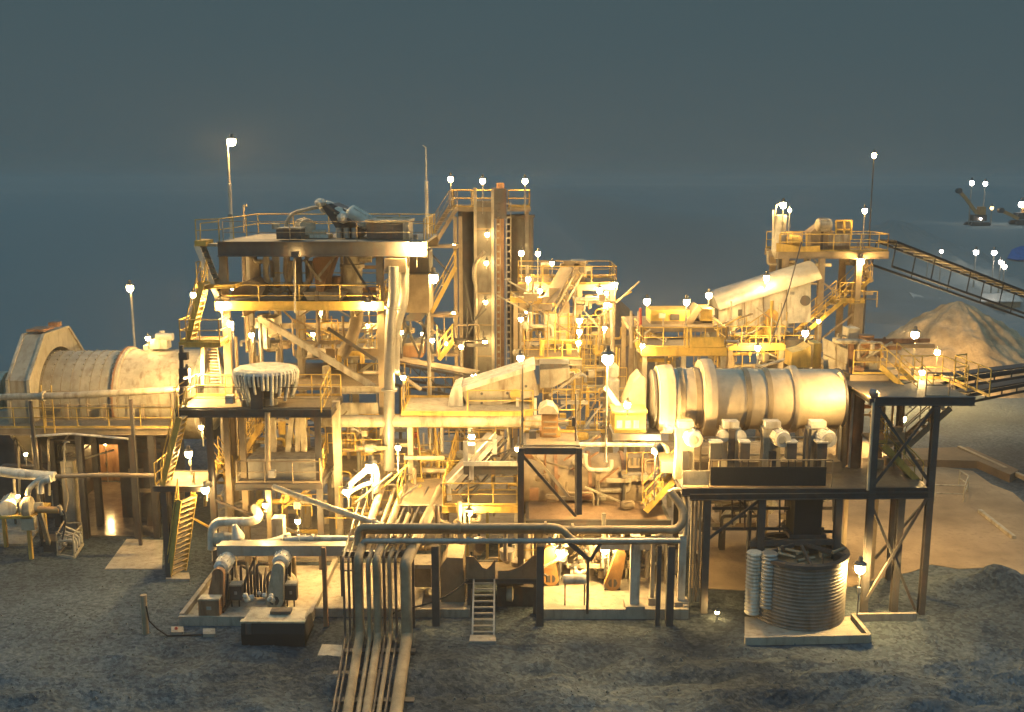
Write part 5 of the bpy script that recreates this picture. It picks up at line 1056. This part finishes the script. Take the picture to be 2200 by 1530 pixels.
for px in (1552, 1640, 1735): MB().ibeam(V((W(px, 700, 58).x, 58, 0)), W(px, 704, 58), .3, .3, .04, V((0, 1, 0))).build('leg', brown, t)
# upper conveyor house platform
uh = platform('high conveyor head platform with railings and drive boxes', 1672, 1910, 541, 60, 3.2, (1690, 1768, 1848), 'fbr', fas=.44, fm=brown, dm=gratem, lm=brown, lw=.34, sp=1.5, braces=((1, 2, .9, .78), (2, 1, .76, .62), (1, 2, .6, .46)))
zu = uh['z']
MB().prism([W(x, y, 59.9) for x, y in ((1668, 541), (1762, 541), (1762, 528), (1720, 530), (1668, 522))], (0, .05, 0)).build('kick_plate', yellow, uh)
t = thing('head_chute', 'white upright chute under the lamps at the left of the head platform', 'chute', W(1672, 541, 61)); MB().lathe(V((W(1672, 541, 61).x, 61, W(1672, 545, 61).z)), UP, [(-.3, .2), (.2, .42), (W(1672, 462, 61).z-W(1672, 545, 61).z, .42)], 20).build('body', white, t); MB().tube([W(1665, 460, 60.8), W(1668, 440, 60.8), W(1684, 436, 60.8)], .06, 6).build('vent', cream, t); MB().beam(W(1661, 512, 60.8), W(1661, 452, 60.8), .08).build('side_rail', white, t)
tag(MB().beam(W(1678, 548, 61), W(1678, 600, 61), .4).build('drop_pipe', steel), 'dark drop pipe under the white head chute', 'pipe')
t = thing('drive_motor', 'rounded drive housing in the middle of the head platform', 'drive', W(1770, 535, 61)); motor(MB(), W(1768, 484, 61), (1, .1, 0), .9, .4).build('motor', cream, t); MB().prism(pl([(1742, 538), (1742, 498), (1760, 484), (1786, 490), (1796, 512), (1824, 518), (1826, 540)], 61), (0, 1.2, 0)).build('housing', brown, t); MB().pbox(1762, 486, 1770, 545, 60.9, .1).build('guard_strip', steel, t)
MB().pbox(1780, 505, 1826, 528, 60.8, .4).build('belt_guard', cream, t)
t = thing('guard_screen', 'yellow framed mesh guard screen standing on the head platform', 'guard', W(1812, 520, 61.8)); m = MB()
for a, b_ in (((1796, 474), (1830, 474)), ((1796, 514), (1828, 514)), ((1796, 474), (1796, 514)), ((1830, 474), (1828, 514)), ((1814, 474), (1814, 514)), ((1796, 493), (1830, 493))): m.beam(W(*a, 61.6), W(*b_, 61.6), .1)
m.build('frame', yellow, t); MB().prism(pl([(1797, 475), (1829, 475), (1827, 513), (1797, 513)], 61.75), (0, .04, 0)).build('mesh', galv, t); m = MB()
for px in (1798, 1826): m.beam(W(px, 513, 61.7), V((W(px, 513, 61.7).x, 61.7, zu)), .08)
m.build('leg', yellow, t)
t = thing('tail_drum', 'yellow bullet-shaped drum with rails at the left of the head platform', 'drum', W(1708, 540, 61)); MB().lathe(W(1690, 520, 60.8), (1, .1, 0), [(0, .3), (.2, .45), (.8, .4), (1.0, .1)], 18).build('shell', yellow, t); MB().pbox(1684, 525, 1722, 542, 60.7, .8).build('base', yellow, t)
rail(uh, [W(1676, 541, 60.4), W(1690, 541, 60.1), W(1722, 541, 60.1)], 1.15, .9)
stair('dark upper stair flight under the head platform', W(1800, 655, 61), W(1856, 600, 62), .9)
stair('long lit stair flight rising beside the conveyor gallery', W(1716, 716, 59), W(1806, 640, 60), .9)
platform('stair landing with rails below the right end of the head platform', 1802, 1858, 645, 60, 2.0, (1852,), 'fr', fas=.2, fm=yellow, lm=brown, name='stair_landing', cat='landing', sp=.9)
stair('topmost stair flight meeting the underside of the head platform', W(1868, 605, 62), W(1846, 556, 62), .8, brown)
pm2 = platform('cluttered yellow gallery below the conveyor gallery', 1560, 1688, 742, 54.5, 3, (1570, 1680), 'fblr', fas=.3, fm=yellow, lm=brown, sp=.9)
stair('short stair climbing from the yellow gallery toward the conveyor gallery', W(1590, 735, 56), W(1640, 700, 57), .8)
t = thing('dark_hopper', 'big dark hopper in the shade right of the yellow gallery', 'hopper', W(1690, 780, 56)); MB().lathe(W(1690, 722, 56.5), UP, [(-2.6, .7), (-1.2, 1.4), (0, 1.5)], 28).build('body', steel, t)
m = MB()
for k in (-1, 1): m.beam(W(1690+k*30, 780, 56.5), V((W(1690+k*30, 780, 56.5).x, 56.5, 0)), .2)
m.build('leg', steel, t)
pipe('thin rising pipe from the trommel top toward the gallery lamps', [W(1620, 790, 47), W(1650, 784, 48), W(1700, 768, 50)], .08, cream, 1)
pipe('dark slanting stay cable running down in front of the gallery', [W(1722, 520, 56), W(1690, 640, 54), W(1655, 740, 52)], .035, steel, .2, 6)
# long dark conveyors at right
conveyor('long dark conveyor rising past the ore cone to the head platform', W(1905, 520, 62.5), W(2260, 655, 76), 1.4, 1.5, black, (), rails=False, belt=black, step=4.5)
conveyor('dark return conveyor at the foot of the ore cone', W(2030, 812, 47), W(2300, 776, 66), 1.0, .4, black, (), belt=black, step=3)
conveyor('second dark conveyor passing under the return conveyor', W(2060, 846, 52), W(2320, 800, 72), 1.0, .4, black, (), belt=black, step=3)
# yard barrier and small bits
yb = thing('yard_barrier', 'pale low pipe barrier along the back of the lit yard', 'barrier', G(1990, 1080, 0)); a, b_ = G(1880, 1076, 0), G(2070, 1080, 0); rail(yb, [a, b_, G(2078, 1058, 0), G(2060, 1046, 0)], 1.0, 1.9, cream, .045, False)
tag(MB().beam(G(2105, 1098, .1), G(2178, 1155, .1), .2).build('timber_baulk', cream), 'long pale baulk lying on the right of the yard', 'baulk')
tag(MB().beam(G(2060, 962, .5), G(2230, 1040, .3), .25).build('ground_pipe', brown), 'long dusty ground pipe at the back right of the yard', 'pipe')
tag(MB().prism([G(x, y, .5) for x, y in ((1880, 985), (2100, 990), (2170, 1020), (2190, 1010), (2080, 960), (1890, 965))], (0, 0, -.7)).build('earth_berm', earth), 'long low earth berm behind the lit yard', 'berm')
# ================================================================ FAR HILLSIDE (right)
HYF = 165.
def excav(label, px, py, boom, m_=orange):
    c = W(px, py, HYF); c.z = hgt(c.x, c.y)-.05; t = thing('excavator', label, 'excavator', c); MB().cbox(c+UP*.9, 2.2, 1.8, 1.0).build('body', steel, t); MB().cbox(c+V((.3, -.5, 1.9)), 1.0, 1.1, 1.3).build('cab', m_, t)
    for k in (-1, 1): MB().prism([c+V((x, k*1.2-.3, z)) for x, z in ((-1.6, .3), (-1.3, 0), (1.3, 0), (1.6, .3), (1.3, .7), (-1.3, .7))], (0, .6, 0)).build('track', steel, t)
    p = [W(x, y, HYF-1) for x, y in boom]
    for a, b_ in zip(p, p[1:]): MB().beam(a, b_, .35, .5).build('boom', m_, t)
    MB().lathe(p[-1], (0, 1, 0), [(-.4, .45), (.4, .45)], 10).build('bucket', steel, t)
    z = c.z-8; return t
excav('orange excavator with long raised boom on the far right hillside', 2100, 470, [(2098, 458), (2074, 425), (2060, 410)])
excav('far excavator cut by the right edge of the picture', 2196, 474, [(2188, 470), (2172, 462), (2150, 452)])
def shed(label, px, py, w_, h_, m_):
    c = W(px, py, 132); c.z = hgt(c.x, c.y)-.05; t = thing('site_shed', label, 'shed', c); MB().cbox(c, w_, 4, h_).build('walls', m_, t); MB().prism([c+V((-w_/2-.2, -2.2, h_)), c+V((w_/2+.2, -2.2, h_)), c+V((w_/2+.2, 0, h_+.9)), c+V((-w_/2-.2, 0, h_+.9))], (0, 0, .12)).build('roof', galv, t)
    MB().box(c.x-.5, c.x+.5, c.y-2.05, c.y-2, c.z, c.z+2.0).build('door', steel, t); return t
shed('small dark shed under the left pair of hillside lamps', 2012, 585, 7, 2.6, bluem); shed('low shed right of the far lamps with lit front', 2118, 578, 8, 2.2, brown)
t = thing('glow', 'blue sheet painting a faint glow at the right edge of the far hillside', 'glow', W(2185, 512, 150)); q = [V((W(px, 510, Yq).x, Yq, hgt(W(px, 510, Yq).x, Yq)+dz)) for px, Yq, dz in ((2168, 148, .1), (2190, 147.4, .2), (2260, 147.6, .1), (2260, 150, .25), (2196, 150.6, .4), (2176, 150, .2))]; MB().prism(q, (0, 0, .12)).build('sheet', bluem, t)  # blue sheet added to paint a faint glow on the slope
# ================================================================ LAMPS
SB = .33
def lp_(*a, **k): return lamp(*a[:4], a[4]*SB, *a[5:], **k)
gz = 0
# tall floodlight masts
lp_(499, 305, 51, .24, 2600, 'tallest mast lamp, rising from the tower top deck at left', base=15.1, dx=-.25, pm=white, pr=.07)
lp_(279, 619, 60, .30, 420, 'mast lamp behind the grinding mill drum', base=0, dx=.05, pm=white, pr=.08)
lp_(931, 598, 53, .36, 450, 'mast lamp on the white pole between tower and stair tower', base=0, dx=-.3, pm=white, pr=.1)
lp_(1878, 334, 70, .24, 420, 'highest right lamp on a thin tall mast above the head platform', base=0, pm=steel, pr=.05)
lp_(1966, 719, 78, .42, 2600, 'mast lamp in front of the left foot of the ore cone', base=0, pm=cream, pr=.08)
lp_(2014, 757, 80, .32, 1800, 'smaller mast lamp right of the ore cone mast lamp', base=0, pm=brown)
lp_(1940, 900, 45.5, .2, 5200, 'star lamp inside the black braced tower at right', base=0, pm=cream)
lp_(1118, 769, 41.2, .2, 800, 'lamp on the thin black pole in front of the pale screen', base=6.9, dx=.09, pm=steel)
lp_(1119, 686, 55, .18, 500, 'lamp left of the cream wall panel of the screen house', post=2.0)
lp_(1131, 671, 62, .12, 300, 'tiny bluish white lamp left of the cream wall panel', post=1.5, tint='white')
t = thing('unlit_mast', 'thin white mast with no light behind the right of the tower', 'mast', V((W(916, 500, 58).x, 58, 0))); MB().lathe(V((W(916, 400, 58).x, 58, 0)), UP, [(0, .14), (W(916, 392, 58).z, .1), (W(916, 390, 58).z, .13), (W(916, 388, 58).z, .05), (W(916, 318, 58).z, .035)], 8).build('pole', white, t); MB().beam(W(916, 318, 58), W(908, 312, 58), .06).build('arm', white, t)
# tower
BIG = [(893, 530, 46.5, .34, 1500, 'big white floodlight under the right end of the tower top deck', 1.0, .5),
(472, 655, 46.7, .24, 900, 'star lamp at the left end of the yellow middle deck beam', .9, .3),
(790, 656, 46.7, .22, 1100, 'bright lamp at the right end of the yellow middle deck beam', .5, .3),
(495, 696, 46.4, .2, 800, 'lamp just below the left end of the middle deck', .8, .4),
(540, 720, 49, .18, 600, 'lamp beside the white sump box under the middle deck', .9, .3),
(789, 700, 53, .16, 600, 'lamp over the back deck rail of the tower', 1.0, .2),
(672, 718, 52.5, .15, 500, 'dim lamp behind the central tower columns', .9, .2),
(688, 672, 50, .14, 500, 'small lamp tucked under the middle of the yellow beam', .5, .2),
(415, 634, 46, .18, 1500, 'white lamp on the railing of the upper yellow stair', 1.0, .1),
(500, 618, 49, .16, 500, 'lamp behind the left end of the middle deck', .6, .2),
(318, 727, 52.6, .18, 500, 'red-rimmed lamp on top of the grinding mill drum', .6, 0),
(402, 797, 46.2, .2, 6500, 'very bright lamp burning out the white mill end', 1.2, .3),
(432, 918, 47, .16, 600, 'lamp behind the left annex column under the deck', 1.0, .2),
(405, 975, 44.6, .24, 900, 'star lamp beside the middle yellow stair flight', 1.2, .2),
(441, 1052, 43, .24, 900, 'tilted bright lamp on the corner of the stair landing', .6, .2),
(797, 1004, 43.5, .34, 1700, 'very bright floodlight low at the right foot of the tower', 1.6, .3),
(746, 1056, 42.5, .24, 1000, 'bright lamp low beside the diagonal pipe', .8, .3),
(862, 714, 50, .15, 500, 'lamp on the rail right of the tower corner', 1.1, 0),
(866, 811, 46.8, .17, 700, 'lamp at the tower corner above the yellow girder', 1.1, 0),
(855, 962, 44, .17, 700, 'lamp at the tower corner below the yellow girder', 1.2, 0),
(908, 717, 56, .14, 500, 'left of three small lamps in the gap behind the tower', 1.1, 0),
(929, 731, 56, .18, 500, 'middle of three small lamps in the gap behind the tower', 1.3, 0),
(958, 738, 57, .13, 450, 'dimmer lamp beside the short yellow stair', 1.0, 0),
(991, 745, 57, .18, 500, 'right of the small lamps in the gap behind the tower', 1.2, 0),
(968, 385, 62, .24, 400, 'left star lamp above the silo top platform', 2.2, 0),
(1037, 389, 62, .24, 400, 'middle star lamp above the elevator head', 2.0, 0),
(1128, 389, 62, .24, 400, 'right star lamp above the silo top platform', 2.0, 0),
(977, 528, 60, .2, 150, 'lamp on the upper landing of the dark stair tower', 1.0, 0),
(976, 673, 60, .2, 200, 'lamp on the lower landing of the dark stair tower', 1.0, 0),
(1047, 504, 61.4, .2, 170, 'topmost lamp on the elevator casing', .4, .4),
(1045, 565, 61.4, .2, 170, 'second lamp from the top on the elevator casing', .4, .4),
(1043, 649, 61.4, .2, 170, 'third lamp from the top on the elevator casing', .4, .4),
(1042, 735, 61.4, .2, 170, 'lowest lamp on the elevator casing', .4, .4),
(1018, 807, 57, .2, 700, 'lamp at the foot of the elevator casing', 1.4, 0),
(1120, 544, 58.2, .22, 400, 'left star lamp on a post above the screen house roof deck', 2.0, 0),
(1156, 545, 58.6, .2, 400, 'star lamp second from left above the screen house roof deck', 2.0, 0),
(1186, 566, 60, .19, 400, 'star lamp over the screen house rail beside the brown box', 1.4, 0),
(1135, 600, 57.6, .2, 500, 'lamp on the left front of the screen house roof deck', .6, .2),
(1160, 625, 57.4, .19, 600, 'lamp under the left front of the screen house roof deck', .5, .4),
(1288, 624, 57.2, .24, 800, 'bright lamp under the right of the screen house roof deck', .8, .4),
(1303, 630, 58, .16, 500, 'small lamp just right of the bright one under the roof deck', .8, .2),
(1304, 652, 56.8, .2, 700, 'lamp at the end of the white curved pipe', .6, .3),
(1322, 611, 57.8, .18, 700, 'lamp at the right corner of the screen house roof deck', .8, 0),
(1245, 689, 53.5, .22, 900, 'top lamp of three stacked above the caged ladder', .9, .3),
(1245, 714, 53.4, .18, 800, 'middle lamp of three stacked above the caged ladder', .6, .3),
(1243, 737, 53.3, .18, 800, 'lowest lamp of three stacked above the caged ladder', .6, .3),
(1299, 705, 55, .17, 700, 'elongated white lamp right of the stacked lamps', .7, .2),
(1306, 771, 41.6, .34, 2200, 'largest star lamp of the plant, above the white bottle vessel', 4.6, .2),
(1348, 870, 41.2, .2, 700, 'lamp burning on the roof of the cream switch house', .5, 0),
(1380, 743, 49.6, .15, 700, 'white lamp at the left end of the yellow railed platform', .5, .3),
(1390, 648, 66, .30, 2500, 'left star lamp over the yellow sizing machine', 2.0, 0),
(1475, 649, 53.4, .24, 500, 'right star lamp over the yellow sizing machine', 2.0, 0),
(1523, 635, 55, .24, 600, 'star lamp at the foot of the conveyor gallery roof', 2.2, 0),
(1647, 597, 56.6, .24, 500, 'star lamp at the eave of the conveyor gallery', .8, .3),
(1628, 747, 53.5, .22, 800, 'star lamp below the cluttered yellow gallery', 1.2, 0),
(1730, 716, 52, .24, 800, 'star lamp over the yellow belt covers', 2.0, 0),
(1759, 690, 58, .16, 500, 'small lamp on a post at the foot of the long lit stair', 2.0, 0),
(1683, 441, 60.5, .26, 700, 'big star lamp above the white head chute', 2.2, 0),
(1697, 452, 60.5, .14, 500, 'small companion lamp right of the head chute star lamp', 2.0, 0),
(1858, 453, 61, .22, 500, 'star lamp on a post at the right of the head platform', 2.6, 0),
(1850, 562, 59.7, .26, 800, 'star lamp under the right end of the head platform', .4, .3),
(1981, 800, 43.4, .17, 500, 'lamp at the landing end of the yellow stair to the black tower', 1.5, 0),
(1848, 1221, 38.6, .3, 900, 'star lamp low at the right of the corrugated tank', 2.0, 0),
(1791, 1166, 41.8, .17, 700, 'lamp behind the rim of the corrugated tank', 1.5, 0),
(1541, 1316, 38.9, .13, 350, 'small ground lamp at the left of the corrugated tank', .35, 0),
(1408, 968, 40.7, .2, 3600, 'star lamp left of the yellow stair to the trommel', 2.2, 0),
(1013, 938, 44.4, .2, 1000, 'lamp above the pale frame of the inclined chute conveyor', .5, 0),
(1112, 965, 41.6, .16, 700, 'lamp at the upper left corner of the square-tube frame', .6, 0),
(1008, 1101, 42.0, .2, 1000, 'star lamp under the front edge of the railed yellow platform', .6, .3),
(1204, 1186, 41.2, .26, 650, 'hidden floodlight glaring over the left floodlit pump', 1.2, 0),
(1300, 1180, 41.2, .26, 650, 'hidden floodlight glaring over the right floodlit pump', 1.2, 0),
(55, 976, 47.9, .12, 500, 'small white lamp under the far left of the mill walkway', .6, 0),
(38, 1066, 45.4, .12, 900, 'lamp glaring over the white domed motor at the left edge', 1.0, 0),
(570, 1085, 43, .17, 900, 'lamp behind the white elbow above the front left pumps', 1.0, 0),
(640, 1120, 42.6, .17, 900, 'lamp among the pipes under the lower annex deck', 1.2, 0)]
for px, py, Y, r, pw, lb, post, back in BIG: lp_(px, py, Y, r, pw, lb, post=post, back=back)
flood(1877, 846, 39.5, (13.2, 41.6, 8.6), .2, 5500*SB, 'hooded lamp at the left edge of the black tower deck, aimed at the drum')
flood(1416, 962, 39.0, (9.8, 42.2, 9.0), .2, 3600*SB, 'added floodlight low at the left drive unit, aimed up at the drum')  # unseen floodlight added to brighten the drum from lower left
# lamp in the passage below the mill, hidden by the walkway
lp_(226, 952, 57.4, .16, 700, 'lamp inside the lit passage below the grinding mill', post=2.4)
# floodlight turned back on the fascia beam
t = thing('floodlight', 'black floodlight on a pole turned back toward the tower fascia', 'floodlight', W(634, 672, 46.4)); MB().tube([W(634, 672, 46.4), W(633, 556, 46.4)], .05, 6).build('pole', cream, t); MB().pbox(625, 541, 640, 553, 46.2, .28).build('housing', steel, t); MB().pbox(627, 543, 638, 551, 46.49, .02).build('lens', emit(260*SB), t)
# far white lamps on the hillside
for px, py, Y, r, pw, lb, tt in [(2088, 393, 165, .62, 70, 'left of the twin white mast lamps high on the far hillside', 'white'), (2117, 395, 165, .58, 70, 'right of the twin white mast lamps high on the far hillside', 'white'), (2195, 439, 165, .8, 70, 'white hillside lamp at the right edge of the picture', 'white'), (2131, 447, 165, .5, 10, 'dim amber hillside lamp right of the excavator', 'sodium'), (2097, 542, 150, .55, 70, 'white hillside lamp over the far shed, left one', 'white'), (2136, 543, 150, .55, 70, 'white hillside lamp right of the one over the far shed', 'white'), (2150, 563, 150, .45, 70, 'upper of two white lamps close together on the far slope', 'white'), (2158, 573, 150, .5, 70, 'lower of two white lamps close together on the far slope', 'white'), (2023, 540, 150, .36, 60, 'small white lamp right above the dark blue shed', 'white'), (1994, 550, 150, .34, 60, 'small white lamp left above the dark blue shed', 'white'), (2107, 470, 164, .3, 60, 'working lamp on the far excavator body', 'white')]:
    Y = 132 if Y == 150 else Y; q = W(px, py, Y)
    lp_(px, py, Y, r*.85, pw, lb, base=min(q.z-1, hgt(q.x, q.y)-.1), tint=tt, group='white lamps on the far hillside', pr=.08)

# ================================================================ FINE STEELWORK AND CLUTTER IN THE DENSE MIDDLE
def clutter(parent, bx, Ys, n, seed, mats=(cream, brown, yellow, galv), rails=3):
    rnd = random.Random(seed); x0, y0, x1, y1 = bx
    for i in range(n):
        c = W(rnd.uniform(x0, x1), rnd.uniform(y0, y1), rnd.uniform(*Ys)); m_ = rnd.choice(mats); k = rnd.random()
        if k < .22: MB().tube([c-UP*rnd.uniform(.4, 1.4), c+UP*rnd.uniform(.5, 1.6)], rnd.choice([.04, .06, .1]), 7).build('riser_pipe', m_, parent)
        elif k < .42: d = V((rnd.uniform(.7, 1.8)*rnd.choice([-1, 1]), 0, 0)); MB().tube(bend([c-UP*rnd.uniform(.3, 1), c, c+d, c+d+UP*rnd.uniform(-.9, .9)], .2), rnd.choice([.05, .08, .12]), 8).build('pipe_run', m_, parent)
        elif k < .60: d = V((rnd.uniform(.9, 2.2)*rnd.choice([-1, 1]), 0, rnd.uniform(.5, 1.5))); MB().beam(c, c+d, .08, .08, V((0, 1, 0))).build('brace', m_, parent)
        elif k < .74: MB().beam(c, c+V((rnd.uniform(1, 2.6), 0, 0)), .1, .18).build('cross_beam', m_, parent)
        elif k < .86: MB().cbox(c, rnd.uniform(.2, .5), .25, rnd.uniform(.25, .6)).build('junction_box', m_, parent)
        elif k < .94: motor(MB(), c, (1, rnd.uniform(-.5, .5), 0), .6, .18).build('motor', m_, parent)
        else: MB().lathe(c, UP, [(-.3, .1), (-.1, .3), (.3, .34), (.34, .1)], 14).build('valve_body', m_, parent)
    for i in range(rails):
        c = W(rnd.uniform(x0, x1-30), rnd.uniform(y0+20, y1), rnd.uniform(*Ys)); rail(parent, [c, c+V((rnd.uniform(1.2, 2.6), 0, 0))], 1.0, .9, r=.026, toe=False)
clutter(tower, (690, 690, 815, 830), (49, 54), 26, 1, rails=5)
clutter(tower, (690, 900, 820, 1050), (46, 52), 34, 2, rails=6)
clutter(tower, (540, 690, 690, 770), (49, 54), 14, 3)
clutter(tower, (490, 900, 690, 1000), (47, 52), 16, 4)
clutter(tower, (500, 560, 800, 640), (50, 53), 12, 41, (brown, cream, rusty), 0)
clutter(tower, (455, 1050, 860, 1150), (43.5, 50), 44, 5, rails=5)
clutter(gw, (865, 915, 1110, 1060), (46, 51), 46, 6, rails=7)
clutter(rp2, (860, 1100, 1000, 1200), (42, 46), 16, 7, (cream, brown, steel), 0)
clutter(hs, (1112, 640, 1325, 780), (56, 61), 44, 8, rails=6)
clutter(hs3, (1130, 660, 1250, 770), (54.4, 57), 16, 9)
clutter(hs, (1160, 800, 1330, 960), (48, 55), 48, 10, rails=8)
clutter(bpy.data.objects['ball_mill'], (1130, 975, 1420, 1095), (43.4, 45), 30, 12, (cream, brown, rusty), 1)
clutter(pn2, (1352, 700, 1560, 790), (51, 56), 34, 13, rails=5)
clutter(pm2, (1560, 690, 1700, 790), (54.6, 57), 28, 14, rails=5)
clutter(uh, (1690, 560, 1850, 720), (60.3, 63), 18, 15, (brown, steel, cream), 1)
clutter(up_, (1828, 730, 1905, 900), (43.6, 46), 18, 16, (brown, rusty, cream), 1)
clutter(td, (1480, 1060, 1800, 1150), (40.5, 46), 26, 17, (steel, brown, cream), 0)
clutter(mf, (1150, 1135, 1450, 1230), (41.5, 44), 22, 18, (white, cream, brown), 0)
clutter(lp, (1010, 1150, 1150, 1240), (40, 42.5), 14, 19, (brown, steel, cream), 0)
clutter(wk, (0, 940, 180, 1090), (49, 51), 16, 20, (steel, brown, cream), 0)
clutter(wk, (270, 940, 340, 1090), (49, 51), 8, 23, (steel, brown), 0)
clutter(stt, (865, 690, 1010, 790), (57, 61), 18, 22, (brown, steel), 0)
clutter(t, (0, 0, 1, 1), (60, 61), 0, 0, rails=0)
# loose stones on the gravel
rnd = random.Random(77); m = MB()
for i in range(2600):
    y = 29+(rnd.random()**1.3)*14; x = rnd.uniform(-.56, .56)*y
    if -10 < x < -3 and y > 36.5 or (y > 38 and x > -14): continue
    r = rnd.choice([.02, .025, .03, .04, .06]); z = hgt(x, y); a = rnd.uniform(0, 3.14)
    p = [V((x+math.cos(a+k*1.571)*r*rnd.uniform(.7, 1.4), y+math.sin(a+k*1.571)*r*rnd.uniform(.7, 1.3), z-.01)) for k in range(4)]
    q = [V((x+(b.x-x)*.5, y+(b.y-y)*.5, z+r*rnd.uniform(.6, 1.1))) for b in p]
    m.hexa(p+q)
o = m.build('loose_stones', stonem); o['kind'] = 'stuff'
# ================================================================ NIGHT AIR
hm = bpy.data.materials.new('night_air'); hm.use_nodes = True; t_ = hm.node_tree; t_.nodes.clear()
pv = t_.nodes.new('ShaderNodeVolumePrincipled'); om = t_.nodes.new('ShaderNodeOutputMaterial'); t_.links.new(pv.outputs[0], om.inputs['Volume'])
pv.inputs['Color'].default_value = (.92, .86, .78, 1); pv.inputs['Density'].default_value = .0011; pv.inputs['Anisotropy'].default_value = .2
hz = MB().box(-960, 960, -80, 2040, -3, 24).build('haze', hm); hz['kind'] = 'stuff'
